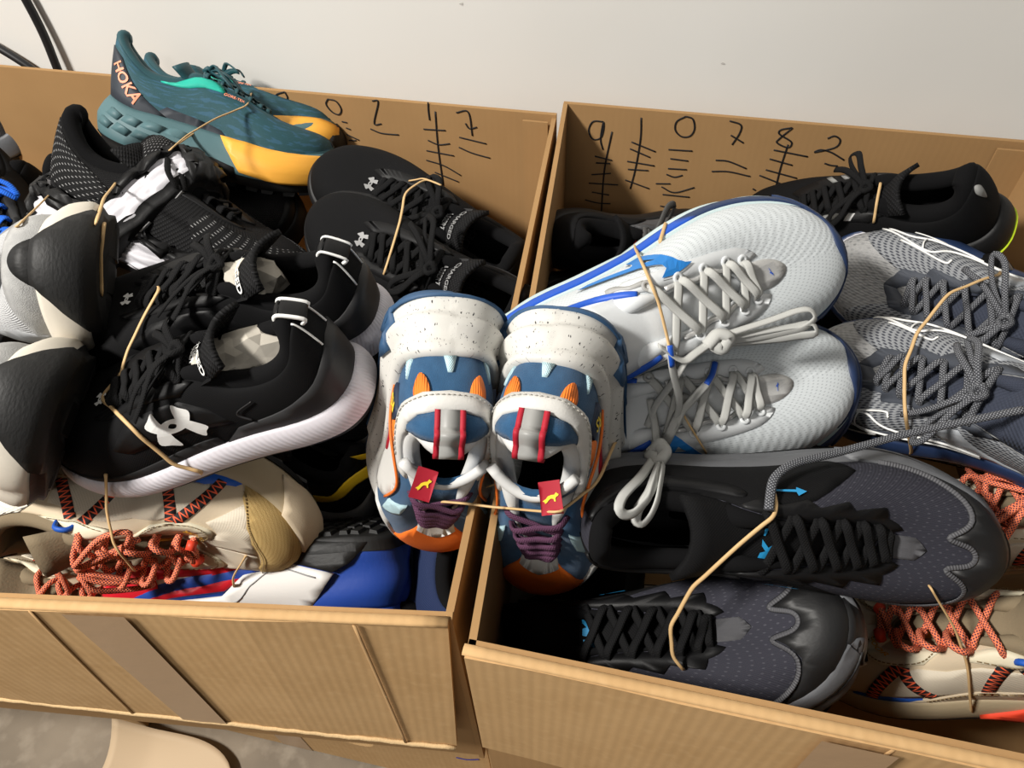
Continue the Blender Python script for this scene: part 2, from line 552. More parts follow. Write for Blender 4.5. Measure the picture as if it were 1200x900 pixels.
# ------------------------------------------------------------------ shoe geometry (last, sole, panels)
#<GEO>
OUT = np.array([(0, 0), (.012, .34), (.065, .58), (.17, .70), (.31, .73), (.46, .81), (.60, .95), (.72, 1.0), (.83, .90), (.925, .64), (.98, .26),
                (1.0, -.12), (.985, -.48), (.935, -.79), (.85, -.97), (.75, -1.0), (.62, -.87), (.48, -.67), (.33, -.61), (.19, -.66), (.075, -.56), (.014, -.34)])
TOPL = np.array([(.022, 0), (.032, .32), (.075, .50), (.16, .55), (.26, .52), (.345, .42), (.43, .33), (.51, .29), (.58, .26), (.625, .21), (.65, .12),
                 (.66, 0), (.65, -.12), (.625, -.21), (.58, -.26), (.51, -.29), (.43, -.33), (.345, -.42), (.26, -.52), (.16, -.55), (.075, -.50), (.032, -.32)])
TOPZ = np.array([.074, .071, .058, .047, .048, .062, .063, .058, .052, .048, .046, .045])


class ShoeGeo:
    def __init__(s, sd=1, L=.295, W=.0525, hs=.034, fs=.025, ts=.016, hb=.006, topz=None, topl=None, toe_h=.034, lip=.004, flare=.003, sculpt=None,
                 pad=.006, eye_out=.0, heel_flare=0.0, tongue=(.27, .024), throat=0.0, prof=None):
        s.sd, s.L, s.W, s.hs, s.fs, s.ts, s.hb = sd, L, W, hs, fs, ts, hb
        s.toe_h, s.lip, s.flare, s.sculpt, s.pad, s.tongue_p, s.prof = toe_h, lip, flare, sculpt, pad, tongue, prof
        z = TOPZ.copy()
        for k, v in (topz or {}).items():
            z[k] = v
        s.tz = np.concatenate([z, z[1:11][::-1]])
        t = TOPL.copy()
        for k, v in (topl or {}).items():
            t[k] = v
            if 0 < k < 11:
                t[22 - k] = (v[0], -v[1])
        if throat:
            t[6:17, 0] += throat * np.array([.2, .4, .7, .9, 1, 1, 1, .9, .7, .4, .2])
        if heel_flare:
            t[0, 0] -= heel_flare
            t[[1, 21], 0] -= heel_flare * .8
        s.tl = t
        s.OP = OUT * np.array([L, W])
        s.TP = t * np.array([L, W])

    def per(s, P, i):
        i = np.asarray(i, float) % 22
        k = np.floor(i).astype(int)
        f = (i - k)
        if P.ndim > 1:
            f = f[..., None]
        a, b, c, d = (P[(k + q) % 22] for q in (-1, 0, 1, 2))
        return .5 * (2 * b + (c - a) * f + (2 * a - 5 * b + 4 * c - d) * f ** 2 + (3 * b - 3 * c + d - a) * f ** 3)

    def zb(s, x):
        q = x / s.L
        return s.ts * np.clip((q - .66) / .34, 0, 1.1) ** 2 + s.hb * np.clip((.14 - q) / .14, 0, 1.1) ** 2

    def th(s, x):
        q = np.clip(x / s.L, 0, 1)
        k = np.clip((q - .2) / .55, 0, 1)
        return s.hs + (s.fs - s.hs) * (k * k * (3 - 2 * k))

    def z0(s, x):
        return s.zb(x) + s.th(x)

    def nrm2(s, P, i):
        d = s.per(P, i + .05) - s.per(P, i - .05)
        n = np.stack([-d[..., 1], d[..., 0]], -1)      # left of travel = outward for heel->lateral(+y)->toe
        return n / (np.linalg.norm(n, axis=-1, keepdims=True) + 1e-12)

    def feather(s, i):
        p = s.per(s.OP, i)
        return np.concatenate([p, s.z0(p[..., 0])[..., None]], -1)

    def topline(s, i):
        p = s.per(s.TP, i)
        z = s.per(s.tz, i)
        return np.concatenate([p, (s.z0(p[..., 0]) + z)[..., None]], -1)

    def surf0(s, i, t):
        i = np.asarray(i, float)
        t = np.asarray(t, float)[..., None]
        P0, P3 = s.feather(i), s.topline(i)
        n = np.concatenate([s.nrm2(s.OP, i), np.zeros(i.shape + (1,))], -1)
        ii = np.abs((i + 11) % 22 - 11)
        w = np.clip((ii - 6.5) / 3.0, 0, 1)
        w = (w * w * (3 - 2 * w))[..., None]
        Hh = P3[..., 2:] - P0[..., 2:]
        ez = np.array([0, 0, 1.0])
        hv = (P0 - P3) * np.array([1, 1, 0])
        P1 = P0 + ez * ((1 - w) * .58 * Hh + w * s.toe_h) + n * ((1 - w) * .006 + w * .002)
        P2 = P3 + hv * ((1 - w) * .42 + w * .55) + ez * ((1 - w) * .002 + w * (-.004))
        return P0 * (1 - t) ** 3 + P1 * 3 * t * (1 - t) ** 2 + P2 * 3 * t * t * (1 - t) + P3 * t ** 3

    def flip(s, P):
        P = np.array(P, float)
        P[..., 1] *= s.sd
        return P

    def nsurf(s, fn, i, t):
        e = 1e-2
        i = np.asarray(i, float)
        t = np.asarray(t, float)
        du = fn(i + e, t) - fn(i - e, t)
        dt = fn(i, t + e * .2) - fn(i, t - e * .2)
        n = np.cross(dt, du)
        return n / (np.linalg.norm(n, axis=-1, keepdims=True) + 1e-12)

    def upper(s, i, t, off=0.0):
        i = np.asarray(i, float)
        t = np.broadcast_to(np.asarray(t, float), i.shape)
        return s.surf0(i, t) + s.nsurf(s.surf0, i, t) * off

    def mid0(s, i, h):
        """midsole side wall, h 0 bottom .. 1 top"""
        i = np.asarray(i, float)
        h = np.broadcast_to(np.asarray(h, float), i.shape)
        p = s.per(s.OP, i)
        n = s.nrm2(s.OP, i)
        x = p[..., 0]
        e = s.flare * (1 - h) + .0035 + .004 * np.sin(pi * np.clip(h, 0, 1)) ** .8 - .0015 * np.clip((h - .8) / .2, 0, 1)
        e = e - .006 * np.clip((.18 - h) / .18, 0, 1.2) ** 2
        if s.prof is not None:
            e = e + s.prof(i, h)
        if s.sculpt is not None:
            e = e + s.sculpt(i, h)
        q = p + n * e[..., None]
        z = s.zb(x) + (s.th(x) + s.lip) * h
        return np.concatenate([q, z[..., None]], -1)

    def mid(s, i, h, off=0.0):
        i = np.asarray(i, float)
        h = np.broadcast_to(np.asarray(h, float), i.shape)
        return s.mid0(i, h) + s.nsurf(s.mid0, i, h) * off

    def tongue0(s, u, v):
        """u 0 front .. 1 tip, v -1..1"""
        u = np.asarray(u, float)
        v = np.asarray(v, float)
        tipx, tipdz = s.tongue_p
        js = np.array([11, 9.6, 8.5, 7.5, 6.5, 5.5, 5.0])
        tp = s.topline(js)
        xs = np.concatenate([tp[:, 0], [tipx * s.L]])
        zs = np.concatenate([tp[:, 2] - .003 + np.linspace(0, .004, 7), [tp[-1, 2] + tipdz]])
        xs[0] += .02
        zs[0] -= .004
        hw = np.concatenate([np.abs(tp[:, 1]) + .003, [.031]])
        hw[0] = .018
        us = np.linspace(0, 1, len(xs))
        X, Z, Hw = (np.interp(u, us, a) for a in (xs, zs, hw))
        y = v * Hw
        z = Z - .30 * Hw * v ** 2
        return np.stack([X - .010 * v ** 2 * u, y, z], -1)

    def lm(s, name):
        g = {'heel_top': s.topline(np.array(0.)), 'toe': s.mid(np.array(11.), .6), 'toe_up': s.upper(np.array(11.), .25), 'throat': s.topline(np.array(11.)),
             'heel_bot': s.mid(np.array(0.), 0.1), 'heel_mid': s.mid(np.array(0.), .6), 'toe_bot': s.mid(np.array(11.), 0.1),
             'tongue': s.tongue0(1., 0.), 'heel_feather': s.feather(np.array(0.)), 'toe_feather': s.feather(np.array(11.))}
        if name in g:
            p = g[name]
        else:   # 'U:i:t' upper, 'M:i:h' midsole, 'T:i' topline
            k = name.split(':')
            if k[0] == 'U': p = s.upper(np.array(float(k[1])), float(k[2]))
            elif k[0] == 'M': p = s.mid(np.array(float(k[1])), float(k[2]))
            elif k[0] == 'G': p = s.tongue0(float(k[1]), float(k[2]))
            else: p = s.topline(np.array(float(k[1])))
        return s.flip(p)
#</GEO>


# ------------------------------------------------------------------ shoe builder
FONT = {}


def glyphs(txt):
    """flat mesh of a word, unit height, centred"""
    if txt not in FONT:
        c = bpy.data.curves.new('lettering', 'FONT')
        c.body = txt
        c.size = 1
        c.align_x = 'CENTER'
        c.align_y = 'CENTER'
        c.offset = .02
        c.resolution_u = 3
        o = bpy.data.objects.new('lettering', c)
        COL.objects.link(o)
        me = o.to_mesh()
        V = np.array([v.co[:2] for v in me.vertices])
        F = [tuple(p.vertices) for p in me.polygons]
        o.to_mesh_clear()
        bpy.data.objects.remove(o)
        bpy.data.curves.remove(c)
        FONT[txt] = (V, F)
    return FONT[txt]


def shell(v3, n3, F, off, drop, rim=True):
    """top sheet at v3+n3*off with a skirt down to v3-n3*drop round its border"""
    V = v3 + n3 * off
    cnt = {}
    for q in F:
        for a, b in zip(q, q[1:] + q[:1]):
            cnt[(a, b)] = 1
    bd = [(a, b) for (a, b) in cnt if (b, a) not in cnt]
    F = list(F)
    if rim:
        ids = {}
        low = []
        for a, b in bd:
            for k in (a, b):
                if k not in ids:
                    ids[k] = len(V) + len(low)
                    low.append(v3[k] - n3[k] * drop)
        F += [(b, a, ids[a], ids[b]) for a, b in bd]
        V = np.vstack([V, low]) if low else V
    return V, F


TS = 2.7


class Shoe:
    def __init__(s, geo, name, label, pose, group=None, cat='shoe'):
        s.g = geo
        o = bpy.data.objects.new(name, None)
        COL.objects.link(o)
        o.empty_display_size = .05
        x, y, z, qw, qx, qy, qz = pose
        o.rotation_mode = 'QUATERNION'
        o.location = (x, y, z)
        o.rotation_quaternion = (qw, qx, qy, qz)
        tag(o, label, cat, group)
        s.o = o
        s.I = np.arange(110) / 110 * 22
        s.mw = Matrix.Translation((x, y, z)) @ Quaternion((qw, qx, qy, qz)).to_matrix().to_4x4()

    def put(s, name, V, F, m, uv=None, parent=None, smooth=True, label=None):
        V = s.g.flip(V)
        if s.g.sd < 0:
            F = [tuple(f)[::-1] for f in F]
        o = mesh(name, V, F, m, parent or s.o, smooth, uv)
        if label:
            o['label'] = label
        return o

    def uvm(s, i, t):
        return np.stack([np.asarray(i) / 22 * .72, np.asarray(t) * .095], -1)

    # --- main bodies
    def upper(s, m, nt=14):
        ii, tt = np.meshgrid(s.I, np.linspace(0, 1, nt), indexing='ij')
        V = s.g.upper(ii, tt).reshape(-1, 3)
        F = [f[::-1] for f in grid_faces(len(s.I), nt, True)]
        iu = np.where(ii > 11, 22 - ii, ii)
        s.up = s.put('upper', V, F, m, s.uvm(iu, tt).reshape(-1, 2))
        return s.up

    def lining(s, m, insole=None):
        g = s.g
        I = s.I
        T = g.topline(I)
        n = -g.nrm2(g.TP, I)
        k = np.abs((I + 11) % 22 - 11)
        c = (g.pad * np.clip((6.2 - k) / 1.5, 0, 1) + .0016)[:, None]
        rings = []
        for ph in np.linspace(0, pi, 7):
            rings.append(T + np.concatenate([n * c * (1 - cos(ph)), c * sin(ph)], 1))
        end = rings[-1]
        p = g.per(g.OP, I)
        q = p - g.nrm2(g.OP, I) * .009
        ins = np.concatenate([q, (g.z0(q[:, 0]) + .004)[:, None]], 1)
        for f in (.3, .65, 1.0):
            r = end + (ins - end) * f
            r[:, :2] += g.nrm2(g.OP, I) * .004 * sin(pi * f)
            rings.append(r)
        V = np.stack(rings, 1).reshape(-1, 3)
        s.lin = s.put('lining', V, [f[::-1] for f in grid_faces(len(I), len(rings), True)], m, s.uvm(*np.meshgrid(I, np.linspace(0, 1, len(rings)), indexing='ij')).reshape(-1, 2))
        V = [ins * np.array([1, 1, 1])]
        for f in (.6, .2):
            r = ins.copy()
            r[:, 1] *= f
            r[:, 0] = g.L * .5 + (r[:, 0] - g.L * .5) * (.5 + .5 * f)
            r[:, 2] = g.z0(r[:, 0]) + .004
            V.append(r)
        V = np.stack(V, 1)
        nI = len(I)
        F = [f[::-1] for f in grid_faces(nI, 3, True)] + [tuple(2 + 3 * k for k in range(nI))]
        s.ins = s.put('insole', V.reshape(-1, 3), F, insole or m, V.reshape(-1, 3)[:, :2])

    def tongue(s, m, th=.005, vent=True):
        u, v = np.meshgrid(np.linspace(0, 1, 22), np.linspace(-1, 1, 9), indexing='ij')
        P = s.g.tongue0(u, v)
        e = 1e-3
        nn = np.cross(s.g.tongue0(u, v + e) - s.g.tongue0(u, v - e), s.g.tongue0(np.clip(u + e, 0, 1), v) - s.g.tongue0(np.clip(u - e, 0, 1), v))
        nn /= np.linalg.norm(nn, axis=-1, keepdims=True) + 1e-12
        nn *= np.sign(nn[..., 2:] + 1e-9)
        A, B = P, P - nn * th
        n, k = u.shape
        V = np.vstack([A.reshape(-1, 3), B.reshape(-1, 3)])
        F = grid_faces(n, k, False)
        F = [f for f in F] + [tuple(q + n * k for q in f[::-1]) for f in F]
        o = n * k
        for i in range(n - 1):
            F += [(i * k, i * k + o, (i + 1) * k + o, (i + 1) * k), (i * k + k - 1, (i + 1) * k + k - 1, (i + 1) * k + k - 1 + o, i * k + k - 1 + o)]
        for j in range(k - 1):
            a = (n - 1) * k + j
            F += [(a, a + o, a + 1 + o, a + 1)]
        s.ton = s.put('tongue', V, [f[::-1] for f in F], m, np.vstack([P.reshape(-1, 3)[:, :2]] * 2))
        return s.ton

    def midsole(s, m, nh=12, n=154):
        if getattr(s, 'fine', False):
            nh, n = 22, 300
        I = np.arange(n) / n * 22
        ii, hh = np.meshgrid(I, np.linspace(0, 1, nh), indexing='ij')
        V = s.g.mid(ii, hh)
        top = V[:, -1:].copy()
        nn = s.g.nrm2(s.g.OP, I)
        top[:, 0, :2] -= nn * .009
        top[:, 0, 2] -= .004
        V = np.concatenate([V, top], 1)
        s.ms = s.put('midsole', V.reshape(-1, 3), [f[::-1] for f in grid_faces(n, nh + 1, True)], m,
                     s.uvm(np.repeat(I[:, None], nh + 1, 1), np.concatenate([hh, hh[:, -1:]], 1) * .4).reshape(-1, 2))
        return s.ms

    def outsole(s, m, lugs=None, th=.004, wrap=0.0):
        g = s.g
        I = s.I
        A = g.mid(I, .03, .0012)
        A0 = g.mid(I, .14 + wrap, .0010)
        B = A.copy()
        B[:, 2] -= th
        C = B.copy()
        rings = [A0, A, B]
        nn = g.nrm2(g.OP, I)
        C[:, :2] -= nn * .003
        C[:, 2] -= .001
        rings.append(C)
        for f in (.66, .33):
            r = C.copy()
            r[:, 1] *= f
            r[:, 0] = g.L * .5 + (r[:, 0] - g.L * .5) * (.72 + .28 * f)
            r[:, 2] = g.zb(r[:, 0]) - th - .001
            rings.append(r)
        V = np.stack(rings, 1)
        k = len(rings)
        F = grid_faces(len(I), k, True) + [tuple(k - 1 + k * j for j in range(len(I)))[::-1]]
        s.out = s.put('outsole', V.reshape(-1, 3), F, m, V.reshape(-1, 3)[:, :2])
        if lugs:
            sx, sy, hz, gap, skew = lugs
            b = MB()
            hw = lambda x: np.interp(x / g.L, OUT[:12, 0], OUT[:12, 1]) * g.W
            hm = lambda x: np.interp(x / g.L, np.r_[0, OUT[12:, 0][::-1]], np.r_[0, -OUT[12:, 1][::-1]]) * g.W
            x = .004
            row = 0
            while x < g.L - sx * .7:
                xm = x + sx / 2
                yl, yr = hw(xm) + .004, hm(xm) + .004
                ny = max(2, int((yl + yr) / sy))
                for j in range(ny):
                    y0 = -yr + (yl + yr) * j / ny + gap / 2
                    y1 = -yr + (yl + yr) * (j + 1) / ny - gap / 2
                    dx = skew * (abs((j + .5) / ny - .5) * 2) * (1 if row % 2 else -.2)
                    V = []
                    for px in (x + gap / 2, x + sx - gap / 2):
                        for py in (y0, y1):
                            zz = g.zb(np.array(px)) - th
                            V.append((px + dx, py, zz))
                            V.append((px + dx + (.0012 if px < xm else -.0012), py * .96 + (y0 + y1) * .02, zz - hz))
                    b.add(V, box_vf(0, 1, 0, 1, 0, 1)[1])
                x += sx
                row += 1
            o = s.put('tread', np.vstack(b.V), b.F, m, None, s.out, False)
            o['kind'] = 'stuff'
        return s.out

    # --- pieces that follow a surface
    def fn(s, where):
        return {'u': s.g.upper, 'm': s.g.mid}[where]

    def panel(s, name, pts, m, off=.0014, where='u', smooth=False, parent=None, holes=(), step=.32, label=None, mirror=False):
        P = np.array(pts, float)
        if mirror:
            P[:, 0] = -P[:, 0]
        P = P * [1, TS]
        if smooth:
            P = catmull(P, max(16, len(P) * 5), True)
        P = densify(P, step)
        v, F = tri_poly([P] + [densify(np.array(h) * [1, TS], step) for h in holes], step)
        i, t = v[:, 0], np.clip(v[:, 1] / TS, -.08, 1.04)
        f = s.fn(where)
        p3 = f(i, t)
        n3 = s.g.nsurf(s.g.surf0 if where == 'u' else s.g.mid0, i, t)
        V, F = shell(p3, n3, [q[::-1] for q in F], off, .0012)
        uv = s.uvm(i, t)
        uv = np.vstack([uv, np.zeros((len(V) - len(uv), 2))]) if len(V) > len(uv) else uv
        if len(V) > len(i):
            uv[len(i):] = uv[0]
        return s.put(name, V, F, m, uv, parent or (s.ms if where == 'm' else s.up), True, label)

    def decal(s, name, V2, F2, i0, t0, size, rot, m, off=.0022, where='u', parent=None, mirror=False, label=None, sx=1.0):
        """2D art laid on the surface round (i0,t0); art x runs towards the toe on the outer side"""
        f0 = s.g.surf0 if where == 'u' else s.g.mid0
        e = .02
        a = np.array([i0]), np.array([t0])
        du = ((f0(a[0] + e, a[1]) - f0(a[0] - e, a[1])) / (2 * e))[0]
        dt = ((f0(a[0], a[1] + e) - f0(a[0], a[1] - e)) / (2 * e))[0]
        e1 = du / np.linalg.norm(du)
        n = np.cross(dt, du)
        n /= np.linalg.norm(n)
        e2 = np.cross(e1, n)
        J = np.array([[du @ e1, dt @ e1], [du @ e2, dt @ e2]])
        Ji = np.linalg.inv(J)
        c, sn = cos(rot), sin(rot)
        A = np.asarray(V2, float) * [size * sx, size]
        if mirror:
            A = A * [-1, 1]
        A = A @ np.array([[c, sn], [-sn, c]])
        q = A @ Ji.T
        i, t = i0 + q[:, 0], t0 + q[:, 1]
        p3 = s.fn(where)(i, t)
        n3 = s.g.nsurf(f0, i, t)
        V, F = shell(p3, n3, [tuple(q)[::-1] for q in F2], off, 0, False)
        if mirror:
            F = [q[::-1] for q in F]
        return s.put(name, V, F, m, None, parent or (s.ms if where == 'm' else s.up), False, label)

    def word(s, txt, i0, t0, size, rot, m, **k):
        """lettering that reads the right way round from outside"""
        V, F = glyphs(txt)
        lat = s.g.sd < 0
        # on the outer side of a left shoe +i runs right-to-left for a viewer
        return s.decal('lettering', V if lat else V * [-1, 1], F if lat else [q[::-1] for q in F], i0, t0, size, rot, m, **k)

    def ribbon(s, name, pts, m, rw, rt=None, off=.002, where='u', parent=None, seg=6, n=24, lift=None):
        P = catmull(np.array(pts, float), n)
        v = s.fn(where)(P[:, 0], P[:, 1], off)
        b = MB()
        b.tube(v, rw, rt, seg)
        return s.put(name, b.V[0], b.F, m, b.U[0], parent or (s.ms if where == 'm' else s.up))

    def stitches(s, pts, m, n=30, off=.0022, r=.00045, where='u', parent=None, closed=False):
        P = catmull(np.array(pts, float), n * 3, closed)
        v = s.fn(where)(P[:, 0], P[:, 1], off)
        b = MB()
        for k in range(n - 1):
            b.tube(v[3 * k:3 * k + 3], r, r, 4)
        o = s.put('stitching', np.vstack(b.V), b.F, m, None, parent or s.up)
        o['kind'] = 'stuff'
        return o

    def eyelet_pts(s, n, i0=5.25, i1=9.0, t=.93, off=.0015):
        i = np.linspace(i0, i1, n)
        return s.g.upper(i, np.full(n, t), off), s.g.upper(22 - i, np.full(n, t), off)

    def laces(s, n, m, w=.0032, th=.0009, i0=5.25, i1=9.0, t=.92, lift=.004, bars=False, seg=6, bow=True, bowdir=None, holes=None):
        A, B = s.eyelet_pts(n, i0, i1, t)
        b = MB()

        def seg_path(p, q, up):
            mid = (p + q) / 2
            z = s.tz_at(mid[0])
            mid = np.array([mid[0], mid[1], max(mid[2], z) + up])
            a1 = p + (mid - p) * .25 + [0, 0, up * .9]
            a2 = q + (mid - q) * .25 + [0, 0, up * .9]
            return [p - [0, 0, .003], a1, mid, a2, q - [0, 0, .003]]
        for k in range(n):
            if k == n - 1 or bars:
                b.tube(seg_path(A[k], B[k], lift), w, th, seg, n=13, up=(0, 0, 1))
            if k < n - 1 and not bars:
                b.tube(seg_path(A[k], B[k + 1], lift * 1.1), w, th, seg, n=13, up=(0, 0, 1))
                b.tube(seg_path(B[k], A[k + 1], lift * .5), w, th, seg, n=13, up=(0, 0, 1))
        if bow:
            c = (A[0] + B[0]) / 2
            c[2] = max(c[2], s.tz_at(c[0])) + lift + .004
            b.tube([A[0], c - [.002, 0, .001], B[0]], w, th * 1.6, seg, n=9)
            b.tube([c + [.005, 0, 0], c + [0, .006, .004], c + [-.005, 0, 0], c + [0, -.006, .003]], w * .9, th * 2.4, seg, closed=True, n=14)
            rr = random.Random(int(abs(c[0]) * 1e5) + len(s.o.name))
            for sg in (1, -1):
                f = rr.uniform(.8, 1.2)
                b.tube([c, c + [.008, sg * .02 * f, .008], c + [.02, sg * .042 * f, -.001], c + [.034, sg * .046 * f, -.012], c + [.024, sg * .03, -.006], c + [.004, sg * .005, 0]], w, th, seg, n=22)
                b.tube([c, c + [.012, sg * .012, .004], c + [.03, sg * .026, -.002 * f], c + [.045 * f, sg * .036, -.014]], w, th, seg, n=12)
        return s.put('lace', np.vstack(b.V), b.F, m, np.vstack(b.U))

    def tz_at(s, x):
        P = s.g.tongue0(np.linspace(0, 1, 40), np.zeros(40))
        return float(np.interp(x, P[::-1, 0], P[::-1, 2]))

    def flat_word(s, name, txt, c, ex, ey, size, m, parent=None):
        """lettering on a small plane: c centre, ex reading direction, ey up, in shoe space (already flipped)"""
        V, F = glyphs(txt)
        ex, ey, c = (np.array(q, float) for q in (ex, ey, c))
        return mesh(name, c + V[:, :1] * size * ex + V[:, 1:] * size * ey, F, m, parent or s.o, False)

    def tongue_art(s, name, V2, F2, u0, v0, size, m, rot=0, off=.0012, sx=1):
        """art on the tongue; art +y points to the tip, art +x to the viewer's right when looking from the toe... (flipped for right shoes)"""
        c, sn = cos(rot), sin(rot)
        A = np.asarray(V2, float) * [size * sx, size]
        A = A @ np.array([[c, sn], [-sn, c]])
        e = .01
        P = lambda u, v: s.g.tongue0(np.clip(u, 0, 1.0), v)
        lu = np.linalg.norm(P(u0 - e, v0) - P(min(1, u0 + e), v0)) / (min(1, u0 + e) - u0 + e)
        lv = np.linalg.norm(P(u0, .1) - P(u0, -.1)) / .2
        u = np.clip(u0 + A[:, 1] / lu, 0, 1)
        v = v0 + A[:, 0] / lv * s.g.sd
        p = P(u, v)
        nn = np.cross(P(u, v + e) - P(u, v - e), P(np.clip(u + e, 0, 1), v) - P(np.clip(u - e, 0, 1), v))
        nn /= np.linalg.norm(nn, axis=1)[:, None] + 1e-12
        nn *= np.sign(nn[:, 2:] + 1e-9)
        return s.put(name, p + nn * off, [tuple(q) for q in F2], m, None, s.ton, False)

    def pull_loop(s, m, width=.014, h=.028, out=.012, i=0.0, t=.75, thick=.0012, edge=None):
        """webbing loop on the heel: strap from the counter over the collar"""
        p = s.g.upper(np.array(i), t, .001)
        q = s.g.topline(np.array(i)) + [0.008, 0, .002]
        path = catmull([p, p + (-out * .7, 0, (q - p)[2] * .6), q + (-out * .6, 0, h * .5), q + (.002, 0, h * .45), q + (.006, 0, -.004)], 16)
        b = MB()
        b.tube(path, width / 2, thick, 8, up=(1, 0, .2))
        o = s.put('pull_tab', b.V[0], b.F, m, b.U[0])
        if edge:
            for sg in (-1, 1):
                bb = MB()
                bb.tube(path + [-.0005, sg * width / 2, 0], .0011, .0016, 6)
                s.put('edge_piping', bb.V[0], bb.F, edge, None, o)
        return o


# where each shoe lies: x, y, z and quaternion (w, x, y, z)
POSE = {
    'hoka_f': (-0.6665, 0.6807, 0.7521, 0.9244, -0.3033, 0.1388, 0.1850),
    'ua_f': (-0.2020, 0.3480, 0.7873, 0.1028, 0.1519, 0.0713, -0.9804),
    'ua_b': (-0.2124, 0.4168, 0.7817, 0.0540, 0.0717, 0.0854, -0.9923),
    'puma_l': (-0.1433, 0.3873, 0.8671, 0.5406, 0.3692, 0.5810, -0.4836),
    'puma_r': (-0.0572, 0.3938, 0.8575, 0.5535, 0.4527, 0.4408, -0.5426),
    'miz_b': (-0.1226, 0.4089, 0.7464, 0.8792, 0.3617, 0.0670, 0.3028),
    'miz_f': (-0.1094, 0.3917, 0.6624, 0.9476, 0.2500, 0.0252, 0.1974),
    'grey_b': (0.4837, 0.5533, 0.7266, 0.1981, -0.2380, -0.4089, 0.8585),
    'grey_f': (0.4286, 0.3959, 0.7451, 0.2702, -0.2895, -0.2537, 0.8825),
    'by_b': (0.3669, 0.7253, 0.7246, 0.1541, -0.2805, -0.2042, 0.9252),
    'slate_b': (-0.0354, 0.3286, 0.7129, 0.9182, 0.3832, 0.0824, 0.0576),
    'slate_f': (-0.0745, 0.2512, 0.5051, 0.9678, 0.0913, -0.2290, 0.0504),
    'hiker_l': (-0.5561, 0.3248, 0.6460, 0.7556, 0.6536, 0.0406, -0.0150),
    'hiker_r': (0.4453, 0.3020, 0.6269, 0.0395, -0.2574, -0.0610, 0.9636),
    'red': (-0.2090, 0.3213, 0.6033, 0.1253, -0.0323, 0.9039, -0.4076),
    'asics_u': (-0.6734, 0.5561, 0.7308, 0.9496, -0.2691, 0.1572, 0.0341),
    'asics_d': (-0.4880, 0.6110, 0.7600, 0.2007, 0.3826, -0.4583, -0.7767),
    'uab_b': (-0.1457, 0.6620, 0.6195, 0.1728, 0.0943, -0.2521, 0.9475),
    'uab_f': (-0.1088, 0.5694, 0.6445, 0.1477, 0.0355, -0.2922, 0.9442),
    'pk_b': (-0.1412, 0.7289, 0.6482, 0.8882, 0.4071, 0.1913, 0.0937),
    'greyr_b': (-0.6313, 0.4922, 0.6675, 0.8633, 0.3310, -0.3729, -0.0778),
    'greyr_f': (-0.6220, 0.3416, 0.6164, 0.9130, 0.1794, -0.3585, -0.0753),
    'hoka_b': (-0.6982, 0.7543, 0.7005, 0.8654, -0.4879, 0.0211, 0.1124),
    'yel': (-0.2707, 0.3810, 0.5107, 0.0903, 0.0729, -0.0099, 0.9932),
    'yel2': (-0.2590, 0.4528, 0.5657, 0.0660, -0.0578, -0.1358, 0.9868),
    'lime2': (-0.2865, 0.5479, 0.5843, 0.0866, -0.0706, -0.2246, 0.9680),
    'navy': (-0.1509, 0.2428, 0.4985, 0.5823, 0.1612, 0.1287, 0.7863),
    'navy2': (-0.2350, 0.2450, 0.4500, 0.6314, 0.1528, 0.1788, 0.7389),
    'blk_t': (-0.7474, 0.6793, 0.6374, 0.9817, 0.1785, 0.0289, 0.0594),
    'edge_a': (-0.8594, 0.7457, 0.5610, 0.0211, -0.0188, 0.1391, -0.9899),
    'edge_b': (-0.9867, 0.8671, 0.6003, 0.0224, -0.0270, -0.0981, 0.9946),
    'edge_c': (-0.9327, 0.7399, 0.6094, 0.9097, 0.0650, 0.0455, -0.4077),
    'wlace': (-0.0772, 0.4001, 0.6042, 0.9834, 0.1724, -0.0125, 0.0554),
    'tan': (-0.1023, 0.3108, 0.5053, 0.9361, 0.2912, 0.1971, -0.0125),
    'king': (0.4793, 0.5424, 0.5764, 0.1502, -0.0462, -0.1478, 0.9765),
}
POSE_L2 = (-0.6550, 0.2450, 0.4750, 0.9727, 0.2296, 0.0326, 0.0077)


# ------------------------------------------------------------------ shoe materials
m_blk = mat('black_knit', (.0045, .0045, .005), .85, ('diamond', 2600, .25), spec=.16)
m_blk2 = mat('black_mesh', (.005, .005, .0055), .8, ('diamond', 1500, .8), ('diamond', 1500, (.022, .022, .024), .75, 1.0), spec=.2)
m_blk_syn = mat('black_synthetic', (.006, .006, .0065), .5, ('noise', 500, .1), spec=.25)
m_blk_rub = mat('black_rubber', (.009, .009, .0095), .55, ('noise', 300, .15), spec=.3)
m_char = mat('charcoal_rubber', (.020, .020, .021), .5, spec=.35)
m_blk_lin = mat('black_lining', (.004, .004, .0045), .95, ('noise', 900, .3), spec=.15)
m_blk_lace = mat('black_lace', (.006, .006, .0065), .85, ('braid', 1500, .4), spec=.18)
m_wht = mat('white_foam', (.56, .55, .585), .55, ('noise', 250, .08))
m_wht_lilac = mat('white_foam_ribbed', (.64, .615, .66), .5, ('line', 1700, .35, (1, .6, 1), .5))
m_wht_print = mat('white_print', (.82, .82, .80), .5)
m_gry_print = mat('grey_print', (.25, .25, .25), .5)
m_cream = mat('cream_foam', (.60, .555, .475), .55, ('noise', 150, .1))
m_paper = mat('stuffing_paper', (.50, .465, .40), .85, ('noise', 60, .3), coord='Object')


def fan(poly):
    return tri_poly([np.array(poly, float)])


def basic(s, up, lin_, mid, out, tong, lugs=None, insole=None, wrap=0.0, th=.004):
    s.upper(up)
    s.lining(lin_, insole)
    s.tongue(tong)
    s.midsole(mid)
    s.outsole(out, lugs, th, wrap)


